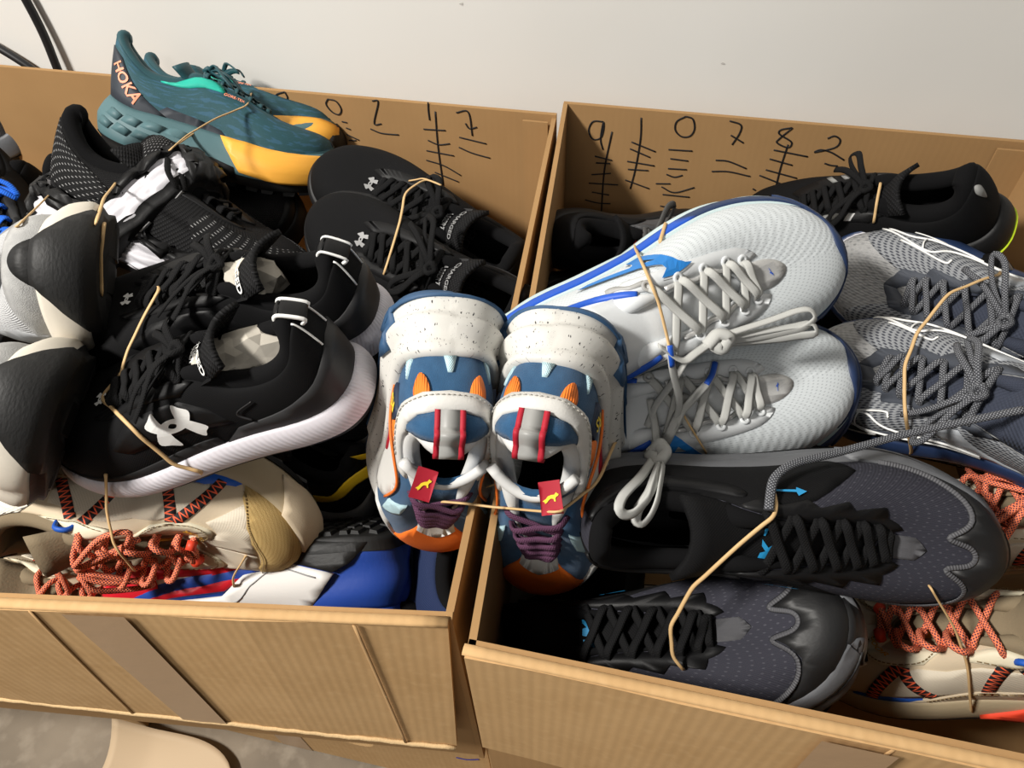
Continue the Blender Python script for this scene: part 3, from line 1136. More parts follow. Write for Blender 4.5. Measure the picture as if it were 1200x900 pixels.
def band_sculpt(n, amp, lo=.15, hi=.95, skew=0.0, wob=0.0):
    """horizontal scalloped grooves"""
    return lambda i, h: amp * np.abs(np.sin(pi * n * (np.clip((h - lo) / (hi - lo), 0, 1)) + skew * i + wob * np.sin(i * 2.1))) * (h > lo) * (h < hi)


def quilt_sculpt(ni, nh, amp):
    return lambda i, h: amp * np.abs(np.sin(i * ni + .55 * np.sin(h * nh * pi))) ** .6 * np.abs(np.sin(pi * nh * h * .5 + .8 * np.sin(i * ni * .5))) ** .6


# ---- crossed-arc emblem (white on black trainer), drawn from its outline
def arc_emblem():
    L = []
    top = [(-.64, .26), (-.46, .0), (-.24, -.14), (.0, -.18), (.24, -.14), (.46, .0), (.64, .26), (.47, .40), (.30, .52), (.21, .18), (.11, -.01), (.0, -.07), (-.11, -.01), (-.21, .18), (-.30, .52), (-.47, .40)]
    bot = [(x, -y) for x, y in top][::-1]
    return top, bot


def emblem(s, i0, t0, size, rot, m, parent=None, off=.0022):
    V, F = [], []
    for P in arc_emblem():
        v, f = tri_poly([catmull(np.array(P), 56, True)])
        F += [tuple(q + sum(map(len, V)) for q in t) for t in f]
        V.append(v)
    return s.decal('emblem', np.vstack(V), F, i0, t0, size, rot, m, off=off, parent=parent)


def crumple(name, loc, r, seed, label, sq=(1, 1, .8)):
    rs = np.random.RandomState(seed)
    import bmesh
    bm = bmesh.new()
    bmesh.ops.create_icosphere(bm, subdivisions=3, radius=1)
    D = rs.normal(size=(26, 3))
    D /= np.linalg.norm(D, axis=1)[:, None]
    H = rs.uniform(.62, 1.0, 26)
    for v in bm.verts:
        d = np.array(v.co)
        d /= np.linalg.norm(d)
        q = min(h / max(1e-3, d @ e) for e, h in zip(D, H) if d @ e > .2)
        v.co = Vector(d * q * r * rs.uniform(.93, 1.07) * np.array(sq))
    me = bpy.data.meshes.new(name)
    bm.to_mesh(me)
    bm.free()
    o = link(name, me, m_paper, None, False)
    o.location = loc
    return tag(o, label, 'paper', 'crumpled paper stuffing')


# ------------------------------------------------------------------ black trainers with white midsole
UA = dict(hs=.029, fs=.021, ts=.014, tongue=(.25, .024), lip=.003, flare=.001, topz={0: .074, 1: .070, 2: .055, 3: .046})


def black_white_trainer(key, sd, label):
    s = Shoe(ShoeGeo(sd=sd, **UA), 'running_shoe', label, POSE[key], 'black trainers with white soles')
    basic(s, m_blk, m_blk_lin, m_wht_lilac, m_blk_rub, m_blk2, wrap=-.1, th=.003)
    s.panel('heel_counter', [(-4.6, -.04), (4.6, -.04), (4.0, .20), (2.4, .34), (0, .40), (-2.4, .34), (-4.0, .20)], m_char, .0016, smooth=False)
    for sg in (1, -1):
        s.panel('foxing', [(4.5 * sg, -.05), (9.5 * sg, -.05), (9.4 * sg, .08), (7.0 * sg, .10), (4.5 * sg, .14)], m_blk_rub, .0012)
        s.panel('eyestay', [(4.9 * sg, .97), (5.0 * sg, .72), (6.0 * sg, .74), (7.5 * sg, .76), (9.3 * sg, .80), (9.6 * sg, .98), (7.5 * sg, .97)], m_blk_syn, .0012)
        s.panel('quarter_overlay', [(4.0 * sg, .30), (6.3 * sg, .30), (6.9 * sg, .40), (6.6 * sg, .62), (5.0 * sg, .66), (4.4 * sg, .55)], m_blk_syn, .0008)
        s.ribbon('seam', [(3.6 * sg, .30), (3.8 * sg, .45), (3.4 * sg, .60)], m_char, .0009, .0006)
        if sg > 0:
            emblem(s, 5.15, .42, .034, -.12, m_wht_print)
        for a in range(4):
            for q in range(3):
                P = s.g.upper(np.array((2.4 + .28 * a) * sg), .50 + .06 * q + .02 * a, .0006)
    emblem(s, 11, .86, .010, 0, m_wht_print)
    s.laces(6, m_blk_lace, .0034, .0011, lift=.005)
    # tongue label and padded lip
    s.tongue_art('tongue_label', *fan([(-.026, -.011), (.026, -.011), (.026, .011), (-.026, .011)]), .86, 0, 1, m_blk_syn, off=.0014)
    s.tongue_art('lettering', *glyphs('CHARGED'), .905, 0, .0105, m_wht_print, off=.0018, sx=.95)
    s.tongue_art('lettering', *glyphs('ASSERT'), .83, 0, .0075, m_wht_print, off=.0018, sx=.95)
    g = s.g
    V, F = glyphs('CHARGED')
    o = s.flat_word('lettering', 'FOAM', g.flip(np.array((.055, 0, g.hs + .0052))), (0, -1, 0), (1, 0, 0), .012, m_gry_print, s.ins)
    s.pull_loop(m_blk_syn, .015, .012, .006, t=.72, edge=m_wht_print)
    b = MB()
    for sg in (1, -1):
        P = g.upper(np.full(9, .55 * sg), np.linspace(.42, .96, 9), .0016)
        b.tube(P, .0008, .0008, 5)
    s.put('edge_piping', np.vstack(b.V), b.F, m_wht_print)
    return s


ua_f = black_white_trainer('ua_f', 1, 'black trainer with a large white emblem on its side, in front, on the beige shoe')
ua_b = black_white_trainer('ua_b', -1, 'black trainer with white-edged heel loop and visible tongue lettering, behind its twin')
for s, sd_, r, lab in ((ua_f, 2, .030, 'crumpled grey paper inside the front black trainer with the white emblem'), (ua_b, 5, .029, 'crumpled grey paper inside the rear black trainer of the white-soled pair')):
    crumple('paper_wad', s.mw @ Vector(s.g.flip((.088, .0, .074 if s is ua_f else .078))), r, sd_, lab, (1.0, .95, .95))


def all_black_trainer(key, sd, label):
    s = Shoe(ShoeGeo(sd=sd, **UA), 'running_shoe', label, POSE[key], 'all black trainers against the rear panel')
    basic(s, m_blk, m_blk_lin, m_blk_rub, m_blk_rub, m_blk2)
    for sg in (1, -1):
        s.panel('eyestay', [(4.9 * sg, .97), (5.0 * sg, .72), (6.0 * sg, .74), (7.5 * sg, .76), (9.3 * sg, .80), (9.6 * sg, .98), (7.5 * sg, .97)], m_blk_syn, .0012)
    s.panel('heel_counter', [(-4.6, -.04), (4.6, -.04), (4.0, .20), (2.4, .34), (0, .40), (-2.4, .34), (-4.0, .20)], m_char, .0014)
    emblem(s, 11, .90, .013, 0, m_gry_print)
    s.laces(6, m_blk_lace, .0036, .0012, lift=.005)
    s.tongue_art('tongue_label', *fan([(-.024, -.010), (.024, -.010), (.024, .010), (-.024, .010)]), .88, 0, 1, m_char, off=.0014)
    s.tongue_art('lettering', *glyphs('CHARGED'), .92, 0, .0085, m_gry_print, off=.0018, sx=.9)
    s.tongue_art('lettering', *glyphs('ASSERT'), .84, 0, .0075, m_gry_print, off=.0018, sx=.9)
    s.flat_word('lettering', 'UNDER', s.g.flip(np.array((.085, 0, s.g.hs + .0052))), (0, -1, 0), (1, 0, 0), .016, m_char, s.ins)
    return s


uab_b = all_black_trainer('uab_b', -1, 'all black trainer with open collar against the rear panel of the left box')
uab_f = all_black_trainer('uab_f', 1, 'all black trainer with grey toe emblem, lower of the pair, behind the white-edged heel loop')

# ------------------------------------------------------------------ teal trail shoes
m_teal = mat('teal_textile', (.017, .070, .086), .7, ('noise', 500, .2), ('noise', 55, (.028, .095, .150), .52, .60, (1, 3.2, 1), .25))
m_teal_d = mat('teal_synthetic', (.016, .066, .080), .55, ('noise', 400, .15))
m_teal_m = mat('teal_foam', (.075, .150, .165), .55, ('noise', 200, .1))
m_yel = mat('amber_foam', (.88, .42, .055), .5, ('noise', 90, .15))
m_navy_d = mat('dark_slate_panel', (.028, .034, .044), .6)
m_aqua = mat('bright_aqua', (.02, .45, .34), .55)
m_salm = mat('salmon_print', (.95, .33, .19), .55)
m_lug = mat('black_tread', (.008, .008, .008), .6, ('noise', 200, .3))
HOKA = dict(L=.262, W=.047, hs=.042, fs=.034, ts=.018, hb=.010, lip=.008, flare=.006, topz={0: .073, 1: .070, 2: .058}, heel_flare=.035, tongue=(.29, .016),
            sculpt=lambda i, h: .0035 * np.clip(1 - np.abs(h - .55) / .45, 0, 1) * np.abs(np.sin(i * .9 + h * 2)))


def teal_trail(key, sd, label, short=False):
    s = Shoe(ShoeGeo(sd=sd, **HOKA), 'trail_shoe', label, POSE[key], 'teal trail shoes')
    basic(s, m_teal, m_teal_d, m_teal_m, m_lug, m_teal_d, (.022, .022, .0055, .007, .004), th=.005)
    # amber forefoot wedge wraps the sides below the toe guard
    for sg in (1, -1):
        s.panel('forefoot_wedge', [(5.2 * sg, .98), (6.0 * sg, .20), (7.5 * sg, .12), (9.9 * sg, .12), (10.5 * sg, .30), (10.4 * sg, .75), (9.0 * sg, .93), (7.0 * sg, 1.03), (6.0 * sg, 1.04)], m_yel, .0016, 'm')
        s.panel('sole_badge', [(4.4 * sg, .02), (5.9 * sg, .02), (5.8 * sg, .30), (5.1 * sg, .40), (4.5 * sg, .28)], m_lug, .0016, 'm')
        for k in range(4):
            for q in (0, 1):
                a = 1.2 + .72 * k + .3 * q
                s.panel('foam_pod', [(a * sg, .38 + .26 * q), ((a + .52) * sg, .34 + .26 * q), ((a + .72) * sg, .50 + .26 * q), ((a + .18) * sg, .56 + .26 * q)], m_teal_m, .0022, 'm', step=.5)
        s.panel('heel_panel', [(.25 * sg, .06), (3.3 * sg, .0), (3.6 * sg, .10), (2.4 * sg, .42), (1.6 * sg, .66), (.25 * sg, .62)], m_navy_d, .0012)
        s.panel('side_arc', [(3.0 * sg, .02), (5.6 * sg, .0), (5.2 * sg, .12), (3.6 * sg, .26)], m_navy_d, .0010)
        s.panel('eyestay', [(3.4 * sg, .86), (4.4 * sg, .68), (5.7 * sg, .62), (5.9 * sg, .95), (4.6 * sg, .975)], m_aqua, .0018)
        s.panel('lace_guard', [(5.5 * sg, .74), (7.0 * sg, .74), (9.4 * sg, .82), (9.3 * sg, .97), (5.9 * sg, .97)], m_teal_d, .0010)
        s.panel('mudguard', [(7.6 * sg, -.06), (10.9 * sg, -.06), (10.9 * sg, .18), (9.6 * sg, .12), (8.4 * sg, .10)], m_teal_d, .0012)
        s.word('HOKA', 2.0 * sg, .36, .017, -.42 * (1 if sg > 0 else -1) * (1 if sd < 0 else -1) , m_salm)
        s.word('GORE-TEX', 6.0 * sg, .60, .0050, 0, m_salm)
        s.word('vibram', 5.15 * sg, .17, .010, 0, mat('yellow_print', (.9, .62, .03), .5), where='m')
    s.panel('toe_bumper', [(9.2, .0), (9.7, .5), (10.3, 1.02), (11.7, 1.02), (12.3, .5), (12.8, 0)], m_lug, .0026, 'm')
    s.panel('toe_guard', [(10.4, -.04), (10.5, .22), (11, .30), (11.5, .22), (11.6, -.04)], m_blk_rub, .0014)
    s.laces(6, m_teal_d, .0030, .0012, lift=.005)
    s.tongue_art('tongue_tab', *fan([(-.004, -.012), (.004, -.012), (.004, .012), (-.004, .012)]), .62, 0, 1, m_salm)
    return s


hoka_f = teal_trail('hoka_f', -1, 'teal trail shoe with an amber forefoot sole, heel against the wall, nearer of the pair')
hoka_b = teal_trail('hoka_b', 1, 'teal trail shoe half hidden behind its twin, toe by the tally marks')

# ------------------------------------------------------------------ blue, orange and white retro pair standing on their toes
m_spk = mat('speckled_foam', (.58, .57, .535), .55, ('noise', 200, .1), ('noise', 420, (.02, .02, .025), .645, .665))
m_suede = mat('blue_suede', (.020, .072, .155), .95, ('noise', 900, .5), ('noise', 60, (.028, .092, .19), .4, .7), spec=.2, sheen=.15)
m_navyrub = mat('blue_rubber', (.030, .080, .165), .6, ('noise', 300, .2))
m_leather = mat('white_leather', (.62, .61, .58), .5, ('noise', 500, .18))
m_wlin = mat('white_lining', (.60, .60, .59), .95, ('diamond', 2200, .4), spec=.2)
m_orange = mat('orange_mesh', (.86, .20, .02), .6, ('line', 2200, .5))
m_orange_s = mat('orange_synthetic', (.80, .17, .02), .6, ('noise', 500, .2))
m_ice = mat('ice_mesh', (.50, .70, .76), .7, ('diamond', 2400, .6))
m_red = mat('red_textile', (.36, .007, .022), .65, ('line', 2000, .2))
m_refl = mat('silver_reflective', (.27, .27, .26), .45, ('diamond', 4000, .3))
m_plum = mat('plum_lace', (.075, .022, .055), .85, ('braid', 1600, .5), ('braid', 1600, (.12, .05, .10), .4, .8))
m_ylw = mat('yellow_embroidery', (.85, .62, .03), .6)
m_navy = mat('navy_synthetic', (.012, .022, .05), .6)
m_stitch = mat('pale_thread', (.42, .40, .36), .8)
PUMA = dict(L=.265, W=.0495, hs=.051, fs=.033, ts=.012, hb=.014, lip=.004, flare=.009, tongue=(.25, .020), pad=.0045,
            topl={0: (.05, 0), 1: (.062, .34), 2: (.105, .52), 3: (.19, .60), 4: (.28, .57), 5: (.36, .45)}, topz={0: .074, 1: .070, 2: .058, 3: .051, 4: .052, 5: .060},
            sculpt=lambda i, h: .0030 * np.sin(h * 15 + .6 * np.sin(i * .8)) * (np.abs((i + 11) % 22 - 11) < 6))
CAT = [(-.5, -.28), (-.30, -.12), (-.18, .06), (.02, .16), (.22, .20), (.32, .36), (.40, .30), (.50, .26), (.46, .16), (.36, .10), (.30, -.02), (.34, -.20), (.24, -.22), (.18, -.06), (.02, -.06), (-.10, -.16), (-.22, -.34), (-.34, -.42), (-.36, -.32)]


def retro(key, sd, label):
    s = Shoe(ShoeGeo(sd=sd, **PUMA), 'sneaker', label, POSE[key], 'blue and orange sneakers bridging the two boxes')
    basic(s, m_suede, m_wlin, m_spk, m_navyrub, m_suede, (.016, .02, .003, .005, .003), insole=m_blk_lin)
    W = m_leather
    # navy sole edge with pale toe
    s.panel('collar_band', [(-4.2, .80), (-3.0, .70), (-1.9, .50), (-.9, .38), (0, .35), (.9, .38), (1.9, .50), (3.0, .70), (4.2, .80), (4.6, .99), (3.1, 1.0), (2.1, 1.0), (1.9, .80), (1.2, .60), (.5, .535), (0, .525), (-.5, .535), (-1.2, .60), (-1.9, .80), (-2.1, 1.0), (-3.1, 1.0), (-4.6, .99)], W, .0030)
    s.stitches([(-3.8, .83), (-2.9, .74), (-1.85, .545), (-.9, .42), (0, .39), (.9, .42), (1.85, .545), (2.9, .74), (3.8, .83)], m_stitch, 40, .0036)
    s.panel('heel_patch', [(-2.05, .99), (-1.8, .80), (-1.15, .62), (-.5, .56), (0, .55), (.5, .56), (1.15, .62), (1.8, .80), (2.05, .99), (1.0, 1.0), (-1.0, 1.0)], m_suede, .0022)
    # reflective pull strap with red edges
    P = s.g.upper(np.zeros(12), np.linspace(.53, 1.0, 12), .0042)
    P = np.vstack([P, [P[-1] + (.003, 0, .004), P[-1] + (.007, 0, .004), P[-1] + (.010, 0, -.002)]])
    P[5:11, 0] -= .004 * np.sin(np.linspace(0, pi, 6))
    P[5:11, 2] += .002 * np.sin(np.linspace(0, pi, 6))
    n = len(P)
    for nm, y0, y1, m in (('pull_strap', -.0062, .0062, m_refl), ('strap_edge', -.0100, -.0062, m_red), ('strap_edge', .0062, .0100, m_red)):
        V = np.concatenate([P + (0, y0, 0), P + (0, y1, 0), P + (.0014, y0, -.001), P + (.0014, y1, -.001)])
        F = []
        for j in range(n - 1):
            F += [(j, j + 1, n + j + 1, n + j), (2 * n + j, 3 * n + j, 3 * n + j + 1, 2 * n + j + 1), (j, 2 * n + j, 2 * n + j + 1, j + 1), (n + j, n + j + 1, 3 * n + j + 1, 3 * n + j)]
        s.put(nm, V, F, m, None)
    for sg in (1, -1):
        s.panel('orange_insert', [(.72 * sg, .40), (1.2 * sg, .46), (1.3 * sg, .34), (1.08 * sg, .20), (.80 * sg, .26)], m_orange, .0022, smooth=True)
        s.panel('ice_insert', [(1.55 * sg, .0), (1.95 * sg, .0), (1.75 * sg, .24)], m_ice, .0014)
        s.panel('orange_insert', [(2.75 * sg, .74), (3.3 * sg, .80), (3.5 * sg, .62), (3.1 * sg, .46), (2.8 * sg, .55)], m_orange, .0022, smooth=True)
        s.panel('quarter_panel', [(3.0 * sg, .02), (5.2 * sg, -.02), (6.4 * sg, .05), (5.9 * sg, .45), (4.8 * sg, .70), (4.0 * sg, .62), (3.5 * sg, .35)], W, .0018)
        s.ribbon('piping', [(3.0 * sg, .04), (3.5 * sg, .35), (4.0 * sg, .62), (4.8 * sg, .70), (5.9 * sg, .45)], m_orange_s, .0012, .0012, .002)
        s.panel('side_flash', [(3.4 * sg, .0), (5.0 * sg, .0), (4.6 * sg, .22), (3.9 * sg, .28)], m_red, .0026, smooth=True)
        s.panel('name_patch', [(2.35 * sg, .20), (2.75 * sg, .16), (2.85 * sg, .52), (2.45 * sg, .56)], m_navy, .0024)
        s.word('RS', 2.6 * sg, .36, .013, -1.2, m_ylw, off=.0032)
        s.panel('ice_insert', [(5.9 * sg, .50), (6.8 * sg, .40), (6.9 * sg, .70), (6.0 * sg, .82)], m_ice, .0014)
        s.panel('toe_wing', [(7.2 * sg, .02), (8.9 * sg, .02), (9.0 * sg, .30), (7.9 * sg, .42), (7.1 * sg, .30)], W, .0026)
    s.panel('ice_insert', [(-.28, .0), (.28, .0), (.10, .17), (-.10, .17)], m_ice, .0014)
    s.panel('toe_box', [(8.6, .10), (8.8, .62), (9.5, .90), (11, .86), (12.5, .90), (13.2, .62), (13.4, .10)], m_orange_s, .0020)
    s.panel('toe_rand', [(8.4, -.03), (8.6, .14), (11, .22), (13.4, .14), (13.6, -.03)], m_navy, .0024)
    s.panel('vamp_trim', [(9.3, .78), (11, .73), (12.7, .78), (12.9, .98), (9.1, .98)], W, .0026)
    s.laces(6, m_plum, .0030, .0016, lift=.006, bow=False)
    s.panel('sole_edge', [(-4.6, .0), (4.6, .0), (3.6, .16), (0, .14), (-3.6, .16)], m_navyrub, .0020, 'm')
    for sg in (1, -1):
        s.panel('sole_edge', [(1.9 * sg, .04), (2.7 * sg, .02), (2.9 * sg, .55), (2.5 * sg, .62), (2.2 * sg, .40)], m_navyrub, .0026, 'm')
    # tongue padding and red tab with a leaping cat
    b = MB()
    v = np.linspace(-1, 1, 15)
    P = s.g.tongue0(np.full(15, .985), v * .95) + np.stack([-.010 * v ** 2, 0 * v, .004 * v ** 2], 1)
    b.tube(P + [0, 0, -.001], .0040, .0040, 8)
    s.put('tongue_lip', b.V[0], b.F, m_wlin, None, s.ton)
    c = s.g.tongue0(.985, .40) + (-.008, .002, .0075)
    ex, ey = np.array((.10, -1, .0)), np.array((-.76, -.10, -.65))
    tab = lambda P, of: np.array([c + ex * x + ey * y + np.array((-.65, 0, .76)) * (of + 9 * x * x) for x, y in P])
    P, F = tri_poly([densify(np.array([(-.0090, -.0095), (.0055, -.0125), (.0088, .0090), (-.0052, .0120)]), .004)], .004)
    V = np.vstack([tab(P, 0), tab(P, -.0015)])
    q = s.put('tongue_tab', V, F + [tuple(k + len(P) for k in f[::-1]) for f in F], m_red)
    P, F = tri_poly([np.array(CAT) * .0105])
    s.put('cat_emblem', tab(P * ([-1, 1] if sd > 0 else [1, 1]), .0007), F, m_ylw, None, q)
    return s


puma_l = retro('puma_l', -1, 'blue suede sneaker, speckled heel up, standing on its toe in the left box')
puma_r = retro('puma_r', 1, 'blue suede sneaker, speckled heel up, standing on its toe in the right box')

# ------------------------------------------------------------------ white running shoes
m_wknit = mat('white_engineered_mesh', (.585, .625, .645), .75, ('wave', 34, .16, (1, 2.4, 1), .5), ('dash', 1500, (.36, .39, .41), .62, .95, (1, 1.3, 1), .5))
m_wsyn = mat('white_synthetic', (.64, .665, .68), .5, ('noise', 400, .1))
m_blu = mat('royal_blue', (.012, .085, .48), .5)
m_cyan = mat('blue_gradient', (.012, .085, .48), .35, None, ('noise', 30, (.03, .36, .75), .42, .6), metal=.2)
m_nvy = mat('navy_rubber', (.018, .036, .095), .5)
m_icef = mat('ice_foam', (.50, .61, .62), .5)
m_silver = mat('silver_foil', (.62, .62, .61), .3, ('noise', 500, .3), metal=.45)
m_wlace = mat('pale_grey_lace', (.47, .475, .455), .85, ('diamond', 5000, .2), spec=.2)
m_graymat = mat('grey_eyelet', (.36, .36, .35), .5)
BIRD = [(-0.539, 0.081), (-0.5, 0.066), (-0.365, 0.052), (-0.183, 0.035), (-0.047, 0.023), (0.079, -0.007), (0.158, -0.035), (0.191, -0.074), (0.122, -0.134), (0.254, -0.137), (0.357, -0.127), (0.446, -0.112), (0.532, -0.092), (0.434, -0.079), (0.342, -0.047), (0.254, 0.017), (0.177, 0.098), (0.113, 0.192), (-0.018, 0.171), (-0.016, 0.122), (-0.037, 0.094), (-0.075, 0.079), (-0.266, 0.108), (-0.408, 0.111)]
BIRD_HOLE = [(0.018, 0.059), (0.135, 0.041), (0.07, 0.097)]
MIZ = dict(L=.325, W=.061, hs=.038, fs=.030, tongue=(.23, .016), topz={0: .070, 5: .066, 6: .064}, ts=.018,
           sculpt=lambda i, h: .0028 * np.abs(np.sin(i * 1.25)) ** .5 * np.clip((.75 - h) / .3, 0, 1))


def white_runner(key, sd, label):
    s = Shoe(ShoeGeo(sd=sd, **MIZ), 'running_shoe', label, POSE[key], 'white running shoes with blue emblems')
    basic(s, m_wknit, m_wsyn, m_icef, m_wsyn, m_wsyn)
    g = s.g
    I = np.linspace(0, 22, 90)
    for sg in (1, -1):
        s.panel('sole_stripe', [(.8 * sg, .70), (6.2 * sg, .68), (6.6 * sg, .94), (.8 * sg, .92)], m_blu, .0012, 'm')
        s.panel('sole_stripe', [(6.2 * sg, .68), (10.2 * sg, .66), (10.2 * sg, .96), (6.6 * sg, .94)], m_nvy, .0012, 'm')
        s.panel('eyestay', [(4.2 * sg, .96), (4.6 * sg, .70), (6 * sg, .74), (8 * sg, .78), (9.4 * sg, .84), (9.6 * sg, .985), (7.5 * sg, .975)], m_wsyn, .0012)
        s.ribbon('silver_trim', [(5.9 * sg, .985), (6.4 * sg, .955), (7.0 * sg, .985), (7.6 * sg, .955), (8.3 * sg, .985), (9.0 * sg, .96), (9.8 * sg, .97), (11 * sg, .955)], m_silver, .0022, .0009, .0022)
        s.ribbon('collar_trim', [(1.2 * sg, .97), (2.4 * sg, .965), (3.6 * sg, .96), (4.6 * sg, .97), (5.1 * sg, 1.0)], m_blu, .0034, .0022, .0012)
        s.panel('eyelet_plate', [(4.25 * sg, .80), (4.42 * sg, .76), (4.75 * sg, .83), (5.05 * sg, .80), (5.15 * sg, .86), (4.85 * sg, .90), (4.55 * sg, .86), (4.35 * sg, .90)], m_graymat, .0020, smooth=True)
    sg = 1
    v, F = tri_poly([densify(np.array(BIRD), .06), np.array(BIRD_HOLE)], .08)
    fl, FF = ([1, -1], [q[::-1] for q in F]) if sd > 0 else ([1, 1], F)
    for nm, k, mm, of in (('emblem_border', np.array((1.04, 1.12)), m_wsyn, .0018), ('emblem', np.array((1.0, 1.0)), m_cyan, .0026)):
        s.decal(nm, v * k * fl * [1, 1.45], FF, 5.05, .62, .085, 0, mm, off=of)
    s.panel('toe_bumper', [(8.6, .55), (9.4, 1.04), (12.6, 1.04), (13.4, .55), (12.4, .05), (9.6, .05)], m_nvy, .0020, 'm')
    s.panel('toe_wrap', [(8.7, -.05), (9.6, .14), (10.6, .33), (11.5, .30), (12.3, .12), (12.9, -.05)], m_nvy, .0016, smooth=True)
    s.panel('throat_patch', [(9.7, .97), (9.9, .84), (11, .76), (12.1, .84), (12.3, .97), (11, .99)], m_silver, .0010, smooth=True)
    s.decal('emblem', *[(v2, F2) for v2, F2 in [fan(BIRD)]][0], 11, .85, .008, 0, m_blu, off=.0022)
    A, B = s.eyelet_pts(5, 5.25, 9.0, .90, .0022)
    for P, ii in ((A, np.linspace(5.25, 9, 5)), (B, 22 - np.linspace(5.25, 9, 5))):
        nn = g.nsurf(g.surf0, ii, np.full(5, .9))
        for p, n in zip(P, nn):
            e = np.cross(n, (1, 0, 0))
            e /= np.linalg.norm(e)
            f = np.cross(n, e)
            q = [p + .0034 * (cos(a) * e + sin(a) * f) for a in np.linspace(0, 2 * pi, 15)[:-1]]
            V, F, _ = tube_vf(q, .0016, .0009, 6, True)
            s.put('eyelet', V, F, m_wsyn if abs(p[0]) > .15 else m_graymat)
    s.laces(5, m_wlace, .0037, .0008, 5.25, 9.0, .90, .0055, bow=False)
    s.word('WAVE', 3.9 * 1, .42, .005, 0, m_wht_print)
    return s


miz_b = white_runner('miz_b', 1, 'large white running shoe with a blue emblem, upper of the pair, toe to the right')
miz_f = white_runner('miz_f', -1, 'white running shoe under its twin, laces hanging over the black slip collar')

# ------------------------------------------------------------------ grey running shoes
m_gknit = mat('grey_engineered_mesh', (.29, .29, .288), .8, ('diamond', 900, .6), [('dash', 800, (.17, .172, .175), .5, .9), ('noise', 30, (.34, .34, .34), .5, .7)])
m_gmesh = mat('grey_navy_mesh', (.25, .26, .275), .8, ('diamond', 850, .7), ('diamond', 850, (.045, .05, .065), .55, .72))
m_slate = mat('slate_synthetic', (.055, .062, .078), .6, ('noise', 400, .15))
m_nline = mat('navy_lining', (.035, .042, .065), .9, ('diamond', 1600, .6))
m_glace = mat('dotted_slate_lace', (.045, .047, .055), .85, ('braid', 1300, .4), ('braid', 1300, (.30, .31, .33), .62, .8))
m_lime = mat('lime_print', (.72, .85, .05), .5)
GREY = dict(L=.325, W=.057, hs=.038, fs=.030, tongue=(.25, .02), topz={5: .066, 6: .064})


def grey_runner(key, sd, label):
    s = Shoe(ShoeGeo(sd=sd, **GREY), 'running_shoe', label, POSE[key], 'grey and navy running shoes')
    basic(s, m_gknit, m_nline, m_wht, m_blk_rub, m_nline)
    for sg in (1, -1):
        s.panel('quarter_mesh', [(1.5 * sg, .10), (8.4 * sg, .06), (8.9 * sg, .40), (9.4 * sg, .80), (9.2 * sg, .98), (5.3 * sg, .98), (3.5 * sg, .92), (1.5 * sg, .85)], m_gmesh, .0008)
        s.panel('eyestay', [(4.6 * sg, .985), (4.8 * sg, .78), (5.6 * sg, .86), (6.2 * sg, .76), (6.9 * sg, .86), (7.6 * sg, .77), (8.3 * sg, .87), (9.1 * sg, .80), (10.0 * sg, .82), (11 * sg, .80), (11 * sg, .88), (9.8 * sg, .95), (9.4 * sg, .99)], m_slate, .0016)
        s.panel('saddle_band', [(3.6 * sg, .06), (4.4 * sg, .06), (5.6 * sg, .62), (5.1 * sg, .72)], mat('pale_grey_film', (.33, .35, .375), .4), .0018)
        s.panel('side_film', [(3.8 * sg, .03), (8.2 * sg, .03), (7.2 * sg, .22), (5.2 * sg, .30)], m_slate, .0013, smooth=True)
        for pts in ([(8.2, .14), (7.3, .55), (6.2, .40), (4.4, .22)], [(8.0, .14), (7.4, .34), (6.4, .26), (4.4, .14)], [(7.4, .56), (6.9, .30), (6.4, .20), (7.2, .12)], [(7.9, .44), (7.0, .66), (6.6, .60)]):
            s.ribbon('silver_line', [(a * sg, t) for a, t in pts], m_wht_print, .0011, .0007, .0024)
        s.panel('sole_stripe', [(.6 * sg, .55), (10.4 * sg, .50), (10.4 * sg, 1.0), (.6 * sg, 1.0)], m_nvy, .0013, 'm')
        s.word('HYPER', 3.4 * sg, .30, .008, .3, m_lime, off=.003)
    s.panel('toe_stripe', [(10.3, .50), (10.3, 1.02), (11.7, 1.02), (11.7, .50)], m_nvy, .0015, 'm')
    s.laces(6, m_glace, .0030, .0021, 5.25, 9.2, .90, .005, seg=8)
    return s


grey_b = grey_runner('grey_b', 1, 'grey mesh running shoe with navy laces, upper of the pair by the right edge')
grey_f = grey_runner('grey_f', -1, 'grey mesh running shoe with white side lines, lower of the pair, above the slate shoe')

# ------------------------------------------------------------------ slate and black trail runners
m_sknit = mat('slate_knit', (.030, .030, .041), .85, ('line', 2600, .25), ('dash', 1000, (.065, .065, .08), .80, .98), spec=.25)
m_toe = mat('black_toe_rubber', (.010, .010, .0105), .52, ('noise', 300, .1), spec=.45)
m_gfoam = mat('grey_foam', (.115, .119, .128), .5, ('noise', 200, .15))
m_gtrim = mat('grey_trim', (.075, .075, .082), .6, ('line', 3000, .4))
m_bluep = mat('sky_blue_print', (.02, .27, .55), .5)
SLATE = dict(prof=lambda i, h: -.0045 + 0 * h, L=.32, hs=.040, fs=.036, ts=.026, tongue=(.22, .014), lip=.010, flare=.001, toe_h=.038, W=.0525, heel_flare=.03,
             sculpt=lambda i, h: .0025 * np.abs(np.sin(h * 6.5 + .9 * np.sin(i * 1.3))))
FOOT = [[(-.5, -.5), (-.15, -.5), (-.05, -.1), (.3, -.5), (.5, -.5), (.12, .02), (.5, .5), (.2, .5), (-.05, .12), (-.12, .5), (-.45, .5), (-.5, .2)]]


